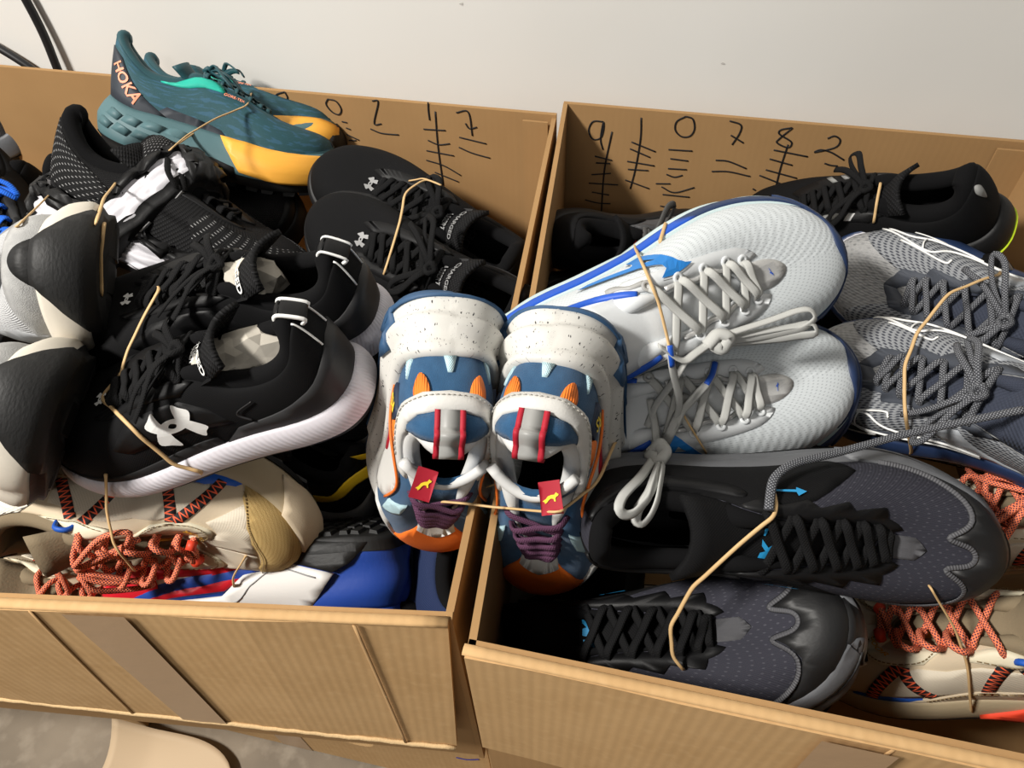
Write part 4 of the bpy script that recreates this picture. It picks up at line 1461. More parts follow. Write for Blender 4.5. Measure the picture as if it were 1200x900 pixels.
def slate_trail(key, sd, label):
    s = Shoe(ShoeGeo(sd=sd, **SLATE), 'trail_shoe', label, POSE[key], 'slate trail runners')
    basic(s, m_sknit, m_blk_lin, m_gfoam, m_lug, m_blk, (.020, .024, .005, .007, .005), th=.005)
    s.panel('toe_cap', [(7.2, -.04), (7.0, .12), (8.2, .22), (9.5, .42), (10.15, .62), (10.6, .52), (11, .50), (11.4, .52), (11.85, .62), (12.5, .42), (13.8, .22), (15.0, .12), (14.8, -.04)], m_toe, .0018)
    s.ribbon('toe_trim', [(6.9, .13), (8.1, .235), (9.4, .435), (10.1, .64), (10.6, .54), (11, .515), (11.4, .54), (11.9, .64), (12.6, .435), (13.9, .235), (15.1, .13)], m_gtrim, .0021, .0006, .0016, n=60)
    for sg in (1, -1):
        s.panel('quarter', [(.6 * sg, -.03), (5.8 * sg, -.03), (6.4 * sg, .30), (6.0 * sg, .70), (5.0 * sg, .98), (3.2 * sg, .99), (.6 * sg, .99)], m_blk, .0010)
        s.panel('eyestay', [(4.7 * sg, .985), (4.9 * sg, .74), (5.4 * sg, .80), (5.8 * sg, .70), (6.3 * sg, .79), (6.8 * sg, .70), (7.3 * sg, .80), (7.9 * sg, .72), (8.5 * sg, .82), (9.6 * sg, .84), (9.9 * sg, .97), (7.5 * sg, .975)], m_blk_syn, .0014)
        s.panel('collar_overlay', [(.8 * sg, .62), (2.4 * sg, .55), (4.2 * sg, .62), (4.6 * sg, .80), (3.4 * sg, .86), (2.0 * sg, .82), (.8 * sg, .86)], m_blk_syn, .0022, smooth=True)
        s.panel('sole_blade', [(6.6 * sg, .30), (10.3 * sg, .40), (10.2 * sg, .96), (8.4 * sg, 1.02), (6.6 * sg, .95)], m_gfoam, .0030, 'm', smooth=True)
        s.ribbon('sole_groove', [(6.6 * sg, .62), (8.4 * sg, .60), (10.2 * sg, .66)], m_char, .0012, .0008, .0030, 'm')
        v, F = fan([(-.6, .06), (.25, .02), (.3, .16), (.6, -.02), (.3, -.18), (.26, -.08), (-.5, -.02)])
        s.decal('emblem', v, F, 5.3 * sg, .62, .022, 0, m_bluep, off=.0028)
    s.panel('toe_bumper', [(9.9, -.02), (10.2, 1.02), (11.8, 1.02), (12.1, -.02)], m_toe, .0030, 'm')
    s.panel('throat_patch', [(9.9, .93), (10.2, .80), (11, .76), (11.8, .80), (12.1, .93), (11, .97)], m_gtrim, .0010)
    s.laces(7, m_blk_lace, .0036, .0010, 5.2, 9.4, .90, .0035, bow=False)
    v, F = tri_poly(FOOT)
    s.tongue_art('tongue_print', v, F, .70, -.2, .015, m_bluep, off=.0012)
    s.tongue_art('tongue_print', v[:, ::-1], F, .70, .52, .012, m_bluep, off=.0012)
    return s


slate_b = slate_trail('slate_b', 1, 'slate and black trail shoe with an open collar, upper of the pair, toe right')
slate_f = slate_trail('slate_f', -1, 'slate and black trail shoe with thick grey toe sole tipped up, by the front panel')

# ------------------------------------------------------------------ beige hikers
m_sand = mat('sand_synthetic', (.53, .435, .305), .7, ('noise', 400, .2))
m_ivory = mat('ivory_ripstop', (.60, .535, .425), .7, ('diamond', 2200, .25))
m_ivory_l = mat('ivory_leather', (.66, .60, .445), .55, ('noise', 300, .15))
m_tan = mat('tan_suede', (.42, .29, .115), .95, ('noise', 900, .6), ('line', 2300, (.36, .24, .09), .3, 1.0, (.4, 1, 1), .8), spec=.2)
m_khaki = mat('khaki_rubber', (.36, .29, .185), .6, ('noise', 300, .15))
m_olive = mat('olive_lining', (.20, .155, .095), .9, ('noise', 600, .3))
m_cord = mat('orange_braided_cord', (.92, .24, .11), .8, ('braid', 1100, .5), ('braid', 1100, (.045, .015, .05), .50, .62))
m_zig = mat('black_zigzag_webbing', (.014, .013, .016), .7, ('line', 2600, .2), ('zigzag', 330, (.85, .13, .05), .45, .55))
m_blue = mat('cobalt_rubber', (.012, .085, .42), .55)
m_red_s = mat('scarlet_rubber', (.72, .06, .025), .5)
m_gold = mat('mustard_webbing', (.62, .33, .035), .75, ('line', 2600, .4))
m_thread = mat('tan_thread', (.22, .155, .075), .8)
HIK = dict(L=.275, W=.0505, hs=.038, fs=.032, ts=.020, tongue=(.25, .026), lip=.005, topz={0: .080, 1: .077, 2: .066, 3: .060, 4: .062, 5: .070, 6: .066}, toe_h=.036)


def zig_uv(s, o):
    return o


def hiker(key, sd, label, group='beige hikers', detail=True):
    s = Shoe(ShoeGeo(sd=sd, **HIK), 'hiking_shoe', label, POSE[key], group)
    basic(s, m_sand, m_olive, m_khaki, m_blk_rub, m_olive, (.022, .024, .004, .007, .004))
    for sg in (1, -1):
        s.panel('side_mesh', [(3.2 * sg, .16), (7.0 * sg, .14), (7.4 * sg, .46), (6.6 * sg, .60), (5.8 * sg, .56), (5.1 * sg, .62), (3.4 * sg, .60)], m_ivory, .0010)
        s.panel('vamp_mesh', [(8.2 * sg, .16), (9.1 * sg, .40), (10.3 * sg, .55), (11 * sg, .56), (11 * sg, .92), (9.9 * sg, .93), (9.0 * sg, .70), (8.0 * sg, .58)], m_ivory, .0010)
        s.panel('foxing', [(1.2 * sg, -.03), (6.6 * sg, -.03), (6.1 * sg, .10), (5.0 * sg, .22), (3.4 * sg, .26), (1.2 * sg, .30)], m_sand, .0020)
        s.stitches([(1.2 * sg, .28), (3.4 * sg, .235), (5.0 * sg, .195), (6.0 * sg, .09)], m_thread, 34, .0026)
        s.panel('blue_insert', [(5.7 * sg, -.04), (7.9 * sg, -.04), (7.6 * sg, .10), (6.8 * sg, .17), (6.0 * sg, .12)], m_blue, .0016)
        s.panel('heel_mesh', [(1.2 * sg, .34), (2.6 * sg, .32), (3.1 * sg, .60), (2.7 * sg, .92), (1.2 * sg, .95)], mat('white_square_mesh', (.70, .68, .60), .7, ('diamond', 700, .9)), .0014)
        # zigzag webbing straps: own uv along the strap
        for (a0, t0), (a1, t1) in (((3.3, .26), (4.3, .74)), ((4.75, .22), (4.65, .74)), ((5.75, .16), (7.05, .62)), ((7.2, .10), (7.15, .62))):
            b = MB()
            P = s.g.upper(np.linspace(a0, a1, 12) * sg, np.linspace(t0, t1, 12), .0016)
            nn = s.g.nsurf(s.g.surf0, np.linspace(a0, a1, 12) * sg, np.linspace(t0, t1, 12))
            T = np.gradient(P, axis=0)
            B = np.cross(T, nn)
            B /= np.linalg.norm(B, axis=1)[:, None]
            ln = np.concatenate([[0], np.cumsum(np.linalg.norm(np.diff(P, axis=0), axis=1))])
            V = np.concatenate([P - B * .0048, P + B * .0048, P - B * .0048 - nn * .0016, P + B * .0048 - nn * .0016])
            k = len(P)
            F = []
            for j in range(k - 1):
                F += [(j, j + 1, k + j + 1, k + j), (j, 2 * k + j, 2 * k + j + 1, j + 1), (k + j, k + j + 1, 3 * k + j + 1, 3 * k + j)]
            uv = np.stack([np.tile(ln, 4), np.concatenate([np.zeros(k), np.full(k, .0030), np.zeros(k), np.full(k, .003)])], 1)
            s.put('webbing_strap', V, F, m_zig, uv, s.up)
        s.panel('eyestay', [(4.1 * sg, .80), (4.5 * sg, .70), (5.6 * sg, .72), (5.7 * sg, .86), (5.2 * sg, .985), (4.3 * sg, .985), (3.4 * sg, .93)], m_ivory_l, .0022)
        s.panel('eyestay', [(6.5 * sg, .90), (6.55 * sg, .66), (7.6 * sg, .62), (8.6 * sg, .68), (9.5 * sg, .82), (9.9 * sg, .97), (9.3 * sg, .985), (8.6 * sg, .82), (7.6 * sg, .80), (6.9 * sg, .86)], m_ivory_l, .0022)
        s.stitches([(6.62 * sg, .86), (6.68 * sg, .69), (7.6 * sg, .65), (8.5 * sg, .71), (9.4 * sg, .84), (9.75 * sg, .96)], m_thread, 30, .0030)
        s.stitches([(3.7 * sg, .90), (4.2 * sg, .82), (4.6 * sg, .725), (5.5 * sg, .745)], m_thread, 18, .0030)
    s.panel('toe_cap', [(7.7, -.04), (8.0, .18), (8.9, .42), (9.8, .52), (11, .53), (12.2, .52), (13.1, .42), (14.0, .18), (14.3, -.04)], m_tan, .0018)
    s.stitches([(7.9, .12), (8.8, .38), (9.8, .485), (11, .50), (12.2, .485), (13.2, .38), (14.1, .12)], m_thread, 60, .0026)
    s.panel('toe_bumper', [(8.6, .30), (9.2, 1.04), (12.8, 1.04), (13.4, .30), (12.0, .05), (10, .05)], m_sand, .0022, 'm')
    s.panel('red_wedge', [(5.0, .45), (3.6, .99), (2.2, .99), (2.2, .12), (4.2, .12)], m_red_s, .0030, 'm')
    s.panel('heel_block', [(-2.4, .05), (2.4, .05), (3.6, .95), (0, 1.0), (-3.6, .95)], m_red_s, .0015, 'm')
    s.tongue_art('size_tab', *fan([(-.004, -.009), (.004, -.009), (.004, .009), (-.004, .009)]), .36, .55, 1, m_gold, off=.002)
    s.word('OUTDOOR', 9.35 * 1, .86, .006, 1.0, m_gold, off=.003)
    # round cord, first eyelet carries a red sleeve
    A, B = s.eyelet_pts(6, 4.9, 9.0, .88, .002)
    b = MB()
    rr = random.Random(len(label))

    def arc(p, q, up):
        m = (p + q) / 2
        m[2] = max(m[2], s.tz_at(m[0])) + up
        return [p - [0, 0, .004], p + (m - p) * .3 + [0, 0, up], m, q + (m - q) * .3 + [0, 0, up], q - [0, 0, .004]]
    for k in range(6):
        if k < 5:
            b.tube(arc(A[k], B[k + 1], .007), .0027, seg=7, n=15)
            b.tube(arc(B[k], A[k + 1], .004), .0027, seg=7, n=15)
    b.tube(arc(A[5], B[5], .005), .0027, seg=7, n=15)
    for k in (1, 2, 3):
        for (P, sg) in ((A, 1), (B, -1)):
            c = P[k]
            b.tube([c, c + (.004, sg * .006, .012 + .004 * rr.random()), c + (.012, sg * .002, .016), c + (.016, -sg * .01, .006), c + (.012, -sg * .012, .0)], .0027, seg=7, n=16)
    c = (A[0] + B[0]) / 2 + (0, 0, .016)
    for sg in ((1, -1) if detail else ()):
        b.tube([c, c + (.012, sg * .02, .008), c + (.03, sg * .04, -.008), c + (.05, sg * .04, -.018), c + (.04, sg * .022, -.008), c + (.008, sg * .004, .002)], .0027, seg=7, n=24)
        b.tube([A[0] if sg > 0 else B[0], c + (0, sg * .004, .002), c + (.02, -sg * .016, .002), c + (.055, -sg * .03, -.020)], .0027, seg=7, n=14)
    s.put('lace', np.vstack(b.V), b.F, m_cord, np.vstack(b.U))
    q = arc(A[5], B[5], .005)
    for (P, Q) in ((A[5], q[1]), (B[5], q[3])):
        b = MB()
        b.tube([P + (Q - P) * .2 + (0, 0, .002), P + (Q - P) * 1.2 + (0, 0, .003)], .0046, seg=8)
        s.put('lace_sleeve', b.V[0], b.F, m_red_s)
    # mustard heel loop
    g = s.g
    p = g.topline(np.array(0.))
    b = MB()
    b.tube([p + (.012, 0, -.004), p + (.002, 0, .006), p + (-.024, 0, .010), p + (-.034, 0, -.004), p + (-.024, 0, -.016), p + (-.004, 0, -.014)], .0085, .0010, 8, n=24, up=None)
    P = catmull([p + (.012, 0, -.004), p + (.002, 0, .006), p + (-.024, 0, .010), p + (-.034, 0, -.004), p + (-.024, 0, -.016), p + (-.004, 0, -.014)], 24)
    V = np.concatenate([P - (0, .0085, 0), P + (0, .0085, 0)])
    s.put('heel_loop', V, [(j, j + 1, 24 + j + 1, 24 + j) for j in range(23)], m_gold)
    b = MB()
    t = g.topline(np.array(4.45)) + (0, .003, 0)
    b.tube([t + (-.009, 0, -.004), t + (-.006, .002, .004), t + (0, .003, .006), t + (.006, .002, .004), t + (.009, 0, -.004)], .0028, .0022, 7, n=12)
    s.put('blue_loop', b.V[0], b.F, m_blue)
    return s


hiker_l = hiker('hiker_l', 1, 'beige hiking shoe lying on its side under the black trainer, tan toe cap right', 'beige hikers of the left box')
hiker_r = hiker('hiker_r', 1, 'beige hiking shoe with orange cord laces at the bottom right corner, by the front panel', 'beige hikers of the right box', False)
POSE['hiker_l2'] = POSE_L2
hiker_l2 = hiker('hiker_l2', -1, 'beige hiking shoe lowest in the front left corner, olive lining showing', 'beige hikers of the left box', False)
x0 = POSE['hiker_r']
POSE['hiker_r2'] = (x0[0] + .045, x0[1] + .11, x0[2] + .01) + x0[3:]
hiker_r2 = hiker('hiker_r2', -1, 'beige hiking shoe behind the corner one, under the slate toe at the right edge', 'beige hikers of the right box')

# ------------------------------------------------------------------ red, white and blue basketball shoe
m_redu = mat('red_foam', (.56, .010, .022), .5, ('noise', 300, .15))
m_royal = mat('royal_foam', (.015, .055, .30), .5, ('noise', 300, .15))
m_pwht = mat('white_moulding', (.66, .645, .62), .5, ('noise', 300, .08))
RED = dict(hs=.056, fs=.040, tongue=(.26, .02), lip=.012, flare=.007, sculpt=lambda i, h: .002 * np.sin(h * 9 + i))
s = Shoe(ShoeGeo(sd=1, **RED), 'basketball_shoe', 'red, white and royal blue basketball shoe on its side by the front panel', POSE['red'])
basic(s, m_royal, m_blk_lin, m_royal, m_lug, m_blk, (.013, .018, .004, .004, .003))
for sg in (1, -1):
    s.panel('red_midfoot', [(3.8 * sg, .02), (9.8 * sg, .02), (9.6 * sg, .55), (7.5 * sg, .80), (5.4 * sg, .66), (4.6 * sg, .30)], m_redu, .0030, 'm',
            holes=([[(5.6 * sg, .34), (6.9 * sg, .34), (6.9 * sg, .52), (6.0 * sg, .56)]] if sg > 0 else [[(-5.6, .34), (-6.0, .56), (-6.9, .52), (-6.9, .34)]]))
    s.panel('window_insert', [(5.5 * sg, .32), (7.0 * sg, .32), (7.0 * sg, .55), (5.9 * sg, .58)], m_pwht, .0014, 'm')
    s.panel('white_wing', [(2.7 * sg, .42), (4.1 * sg, .20), (4.9 * sg, .40), (5.5 * sg, .76), (7.6 * sg, .88), (9.9 * sg, .66), (9.9 * sg, 1.02), (5.6 * sg, 1.03), (3.6 * sg, 1.0)], m_pwht, .0036, 'm')
    s.ribbon('wing_groove', [(3.1 * sg, .45), (4.1 * sg, .33), (4.7 * sg, .55), (5.4 * sg, .86), (7.6 * sg, .96)], m_gry_print, .0009, .0006, .0040, 'm')
    s.panel('black_rand', [(1.6 * sg, .0), (4.2 * sg, .0), (3.9 * sg, .22), (2.7 * sg, .40), (2.3 * sg, .30)], m_lug, .0042, 'm')
    s.panel('heel_window', [(1.9 * sg, .30), (2.5 * sg, .20), (2.6 * sg, .62), (2.2 * sg, .60)], m_pwht, .0016)
    s.panel('red_stripe', [(3.6 * sg, .30), (5.8 * sg, .2), (6.0 * sg, .5), (4.0 * sg, .62)], m_redu, .0016)
    s.panel('yellow_tag', [(4.6 * sg, .02), (5.6 * sg, .02), (5.5 * sg, .16), (4.7 * sg, .16)], m_ylw, .0026)
s.laces(6, m_blk_lace)
red = s

# ------------------------------------------------------------------ black knit pair, one upright and one sole out
m_dash = mat('black_knit_white_dashes', (.006, .006, .0065), .8, ('diamond', 2000, .3), ('dash', 1500, (.30, .30, .30), .80, .92, (.5, 1, 1), .5), spec=.2)
BK = dict(hs=.042, fs=.032, topz={0: .080, 1: .075, 2: .060}, heel_flare=.025, tongue=(.26, .02), pad=.008, lip=.004,
          sculpt=quilt_sculpt(3.4, 6, .0055))


def black_quilted(key, sd, label):
    s = Shoe(ShoeGeo(sd=sd, **(BK if key == 'asics_u' else dict(BK, topz={0: .045, 1: .043, 2: .040, 3: .038, 4: .040}, heel_flare=0))), 'running_shoe', label, POSE[key], 'black knit runners with quilted soles')
    s.fine = True
    basic(s, m_blk2, m_blk_lin, m_wht, m_blk_rub, m_blk2)
    for sg in (1, -1):
        s.panel('dashed_quarter', [(.8 * sg, .10), (3.4 * sg, .08), (3.8 * sg, .40), (3.0 * sg, .72), (.8 * sg, .80)], m_dash, .0008)
        s.panel('dashed_vamp', [(6.2 * sg, .06), (10.6 * sg, .10), (10.6 * sg, .42), (9.0 * sg, .55), (7.0 * sg, .62), (6.0 * sg, .40)], m_dash, .0008)
        s.panel('eyestay', [(4.6 * sg, .985), (4.5 * sg, .72), (6.0 * sg, .68), (8.0 * sg, .74), (9.5 * sg, .82), (9.6 * sg, .98)], m_blk_syn, .0014)
        s.panel('foxing', [(1 * sg, .80), (9.8 * sg, .80), (9.8 * sg, 1.04), (1 * sg, 1.04)], m_blk_syn, .0072, 'm')
    s.panel('heel_clip', [(-1.6, .0), (1.6, .0), (1.2, .98), (0, 1.04), (-1.2, .98)], m_blk_rub, .0075, 'm')
    b = MB()
    I = np.linspace(2.0, 6.0, 9)
    for k in range(4):
        for sg in (1, -1):
            g = s.g
            x = np.linspace(.02 + .05 * k, .07 + .05 * k, 8)
            y = sg * (.034 - .012 * np.linspace(0, 1, 8) ** 2)
            b.tube(np.stack([x, y, g.zb(x) - .0056], 1), .0022, .0008, 6, up=(0, 0, 1))
    o = s.put('sole_lines', np.vstack(b.V), b.F, m_gry_print, None, s.out)
    s.laces(6, m_blk_lace, .0034, .0014, lift=.006)
    s.tongue_art('size_label', *fan([(-.003, -.008), (.003, -.008), (.003, .008), (-.003, .008)]), .55, .5, 1, m_wht_print, off=.002)
    return s


asics_u = black_quilted('asics_u', -1, 'black knit running shoe, upright with high flared heel, below the teal shoe')
asics_d = black_quilted('asics_d', 1, 'black knit running shoe turned on its side, white quilted midsole facing out')

# ------------------------------------------------------------------ grey pair, toes and black soles towards us
m_gsuede = mat('grey_suede', (.33, .33, .325), .95, ('noise', 900, .6), ('noise', 50, (.42, .42, .41), .4, .7), spec=.2)
m_gtex = mat('pale_grey_mesh', (.48, .485, .49), .8, ('diamond', 1500, .7), ('dash', 1000, (.34, .34, .35), .6, .95))
m_pgrey = mat('mid_grey_film', (.24, .245, .25), .55)
m_glace2 = mat('grey_striped_lace', (.36, .36, .36), .85, None, ('braid', 1500, (.05, .05, .05), .55, .7))
GR = dict(hs=.040, fs=.034, ts=.026, lip=.004, flare=.008, toe_h=.036, sculpt=lambda i, h: .0055 * np.abs(np.sin(i * 1.9 + 1.5 * h)) ** .7 * np.clip((np.abs((i % 22) - 11) - 1.6) / 1.4, 0, 1) * np.clip(h / .3, 0, 1) * np.clip((1.05 - h) / .3, 0, 1))


def grey_bulky(key, sd, label):
    s = Shoe(ShoeGeo(sd=sd, **GR), 'running_shoe', label, POSE[key], 'grey runners with black outsoles')
    basic(s, m_gtex, m_gtex, m_cream, m_lug, m_gtex, (.030, .03, .002, .004, .008), th=.005)
    s.panel('toe_bumper', [(8.9, -.01), (9.6, .55), (10.3, 1.0), (11.7, 1.0), (12.4, .55), (13.1, -.01)], m_lug, .0060, 'm', smooth=False)
    s.panel('toe_tip', [(10.1, -.04), (10.4, .17), (11, .26), (11.6, .17), (11.9, -.04)], m_lug, .0026, smooth=True)
    s.panel('mudguard', [(7.6, -.04), (8.0, .16), (9.4, .36), (11, .52), (12.6, .36), (14, .16), (14.4, -.04)], m_gsuede, .0016)
    for sg in (1, -1):
        s.panel('side_film', [(4.5 * sg, .0), (8.2 * sg, .0), (7.8 * sg, .40), (6.4 * sg, .55), (4.8 * sg, .3)], m_pgrey, .0014)
        s.panel('eyestay', [(4.7 * sg, .985), (4.8 * sg, .74), (6.5 * sg, .74), (9.2 * sg, .80), (9.7 * sg, .97)], m_gsuede, .0014)
    s.laces(6, m_glace2, .0034, .0012)
    return s


greyr_b = grey_bulky('greyr_b', -1, 'grey running shoe on edge with black outsole to the right, behind the other')
greyr_f = grey_bulky('greyr_f', -1, 'grey running shoe on edge at the left margin, cream sole touching the beige shoe')

# ------------------------------------------------------------------ black shoe with lime sole edge and its twin
m_lim = mat('lime_rubber', (.62, .80, .03), .5)
BY = dict(hs=.036, fs=.028, tongue=(.27, .015), pad=.008)


def black_lime(key, sd, label):
    s = Shoe(ShoeGeo(sd=sd, **BY), 'running_shoe', label, POSE[key], 'black runners with lime sole edges')
    basic(s, m_blk, m_blk_lin, m_blk_rub, m_blk_rub, m_blk2, insole=m_blk)
    s.panel('sole_edge', [(-4, .04), (4, .04), (3, .20), (0, .24), (-3, .20)], m_lim, .0018, 'm')
    for sg in (1, -1):
        s.panel('eyestay', [(4.6 * sg, .985), (4.8 * sg, .72), (6.5 * sg, .72), (9.2 * sg, .80), (9.7 * sg, .97)], m_blk_syn, .0014)
        for k in range(3):
            s.panel('side_bar', [((5.4 + k * .6) * sg, .74), ((5.65 + k * .6) * sg, .74), ((5.75 + k * .6) * sg, .88), ((5.5 + k * .6) * sg, .88)], m_refl if k else m_wht_print, .0024)
    s.panel('heel_badge', [(.5, .50), (.75, .72), (.5, .90), (.3, .72)], m_refl, .0018, smooth=True)
    s.flat_word('lettering', 'FRESH', s.g.flip(np.array((.075, 0, s.g.hs + .0052))), (0, -1, 0), (1, 0, 0), .012, m_gry_print, s.ins)
    s.laces(6, m_blk_lace, .0036, .0012, lift=.006)
    return s


by_b = black_lime('by_b', 1, 'black running shoe with lime sole edge and open collar, rear right of the box')
x0 = POSE['by_b']
POSE['by_f'] = (x0[0] + .035, x0[1] - .06, x0[2] - .06) + x0[3:]
by_f = black_lime('by_f', -1, 'black running shoe wedged between its lime-edged twin and the grey shoe')

# ------------------------------------------------------------------ dark grey pair with red tongue lettering
m_dgrey = mat('dark_grey_mesh', (.085, .085, .088), .85, ('diamond', 1400, .5))
m_dglace = mat('dark_grey_lace', (.075, .073, .070), .9, ('line', 2600, .3))
m_redp = mat('red_print', (.75, .02, .025), .5)
PK = dict(L=.255, W=.046, hs=.036, fs=.028, tongue=(.26, .018), pad=.008, topz={0: .08})


def dark_grey(key, sd, label):
    s = Shoe(ShoeGeo(sd=sd, **PK), 'running_shoe', label, POSE[key], 'dark grey runners in the rear left corner')
    basic(s, m_dgrey, m_blk_lin, m_blk_rub, m_blk_rub, m_blk)
    s.panel('heel_counter', [(-5, -.04), (5, -.04), (4.6, .98), (2, 1.0), (0, 1.0), (-2, 1.0), (-4.6, .98)], m_blk, .0012)
    for sg in (1, -1):
        s.panel('eyestay', [(4.8 * sg, .985), (4.9 * sg, .74), (6.5 * sg, .74), (9.2 * sg, .80), (9.7 * sg, .97)], mat('dark_grey_synthetic', (.065, .065, .068), .6), .0014)
    s.laces(5, m_dglace, .0040, .0014, lift=.006)
    s.tongue_art('lettering', *glyphs('PUMA'), .86, 0, .014, m_redp, off=.0016, sx=1.0)
    return s


pk_b = dark_grey('pk_b', -1, 'dark grey running shoe with red tongue lettering in the rear corner of the right box')
x0 = POSE['pk_b']
POSE['pk_f'] = (x0[0] + .004, x0[1] - .08, x0[2] - .035) + x0[3:]
pk_f = dark_grey('pk_f', 1, 'black collar of the dark grey pair, lower shoe beside the left panel')

# ------------------------------------------------------------------ shoes lower in the boxes, mostly hidden
GEN = dict(hs=.036, fs=.028)


def simple_shoe(key, sd, label, up, mid, lace, group=None, name='running_shoe', pose=None, sole=None, over=None, **kw):
    s = Shoe(ShoeGeo(sd=sd, **dict(GEN, **kw)), name, label, pose or POSE[key], group)
    basic(s, up, m_blk_lin, mid, sole or m_blk_rub, m_blk2)
    for sg in (1, -1):
        s.panel('eyestay', [(4.6 * sg, .985), (4.8 * sg, .72), (6.5 * sg, .72), (9.2 * sg, .80), (9.7 * sg, .97)], over or m_blk_syn, .0014)
    s.panel('toe_cap', [(8.2, -.04), (9.2, .20), (11, .28), (12.8, .20), (13.8, -.04)], over or m_blk_syn, .0014)
    s.laces(6, lace, .0036, .0014, lift=.006)
    return s


m_smoke = mat('smoke_foam', (.20, .195, .185), .5)
m_wlace2 = mat('white_lace', (.72, .72, .74), .8, ('line', 2600, .3))
m_blace = mat('blue_lace', (.01, .12, .62), .8, ('line', 2600, .3))
m_darknavy = mat('dark_navy_mesh', (.010, .022, .075), .8, ('diamond', 1400, .5))
m_ygl = mat('yellow_webbing', (.88, .58, .02), .6)
for key, sd, lab in (('yel', 1, 'black shoe with white laces and a yellow heel loop, below the trainer'),
                     ('yel2', -1, 'black shoe with a yellow heel loop, behind the blue sneaker of the left box')):
    s = simple_shoe(key, sd, lab, m_blk2, m_smoke, m_wlace2, 'black shoes with yellow loops')
    s.panel('sole_edge', [(-4, .0), (4, .0), (4, .30), (-4, .30)], mat('pale_smoke_foam', (.30, .28, .27), .5), .0015, 'm')
    g = s.g
    b = MB()
    p = g.upper(np.array(0.), .45, .0)
    for sg in (1,):
        q = g.upper(np.array(3.1 * sg), .38, .002)
        P = catmull([q, g.upper(np.array(2.0), .50, .003), g.upper(np.array(1.0), .72, .006), p + (-.012, .004, .030), p + (-.014, -.004, .044), g.topline(np.array(0.)) + (.004, 0, .0)], 22)
        b.tube(P, .0085, .0011, 8, up=(-1, .6, .3))
    s.put('heel_loop', b.V[0], b.F, m_ygl)
simple_shoe('blk_t', 1, 'black shoe with a white slash at the toe, under the teal trail shoe', m_blk2, m_blk_rub, m_blk_lace).panel('toe_slash', [(9.3, .06), (9.5, .05), (9.75, .42), (9.6, .44)], m_wht_print, .0030)
s = simple_shoe('lime2', 1, 'black shoe with a lime heel edge, just below the white-soled trainer heel', m_blk, m_blk_rub, m_blk_lace)
s.panel('sole_edge', [(-3, .04), (4, .04), (4, .35), (0, .42), (-3, .35)], m_lim, .0024, 'm')
simple_shoe('navy', 1, 'dark navy shoe in the shadow at the front right corner of the left box', m_darknavy, m_darknavy, m_blk_lace)
simple_shoe('navy2', -1, 'dark navy shoe deep in the left box beside the red and blue one', m_darknavy, m_royal, m_blk_lace)
simple_shoe('edge_a', 1, 'black shoe with open collar at the far left edge of the frame', m_blk, m_blk_rub, m_blk_lace, pad=.009)
simple_shoe('edge_b', 1, 'dark grey shoe by the rear panel at the far left edge', m_dgrey, m_gfoam, m_blk_lace)
simple_shoe('edge_c', 1, 'black shoe with bright blue laces at the far left edge', m_blk, m_blk_rub, m_blace)
s = simple_shoe('wlace', 1, 'black shoe with white laces and a red stripe, under the white running shoes', m_blk2, m_blk_rub, m_wlace2)
s.panel('red_stripe', [(6.8, .60), (7.3, .60), (7.2, .92), (6.9, .92)], m_red, .002)
s = simple_shoe('tan', 1, 'tan shoe with a broad smooth heel, deep beside the left panel', mat('tan_textile', (.30, .24, .18), .8), mat('tan_foam', (.36, .29, .235), .5), m_blk_lace, hs=.055, flare=.008, over=mat('tan_film', (.25, .20, .15), .6))
s.word('DYNA', 3.8, .30, .012, 0, m_ink, where='m')
s = simple_shoe('king', 1, 'white-soled shoe with black sole lettering, under the grey running shoes', m_gtex, m_wht, m_blk_lace, hs=.044, fs=.040, over=m_gsuede)
s.word('KING', 5.6, .55, .016, 0, m_ink, where='m')


def pose_of(loc, x, z):
    x = Vector(x).normalized()
    z = Vector(z)
    z = (z - x * z.dot(x)).normalized()
    q = Matrix((x, z.cross(x), z)).transposed().to_quaternion()
    return (*loc, *q)


for loc, x, z, lab in (((-.28, .46, .42), (-.2, -.95, .0), (.4, .1, 1), 'plain black shoe deep under the white-soled trainers'),
                       ((.10, .40, .42), (.95, .2, .0), (0, -.3, 1), 'plain black shoe at the bottom of the right box, middle')):
    simple_shoe(None, 1, lab, m_blk, m_blk_rub, m_blk_lace, 'plain black shoes low in the boxes', pose=pose_of(loc, x, z))
for loc, x, z, lab in (((-.075, .295, .49), (.98, .05, .02), (0, -.4, 1), 'plain black shoe between the two slate shoes, lower down'),
                       ((.02, .24, .47), (-.1, .9, .1), (-.5, -.3, 1), 'plain black shoe on edge beside the left panel of the right box'),
                       ((-.78, .47, .55), (.6, -.75, .0), (-.4, -.3, 1), 'plain black shoe between the two grey runners at the left edge')):
    simple_shoe(None, 1, lab, m_blk, m_blk_rub, m_blk_lace, 'plain black shoes low in the boxes', pose=pose_of(loc, x, z))
#<BANDS>

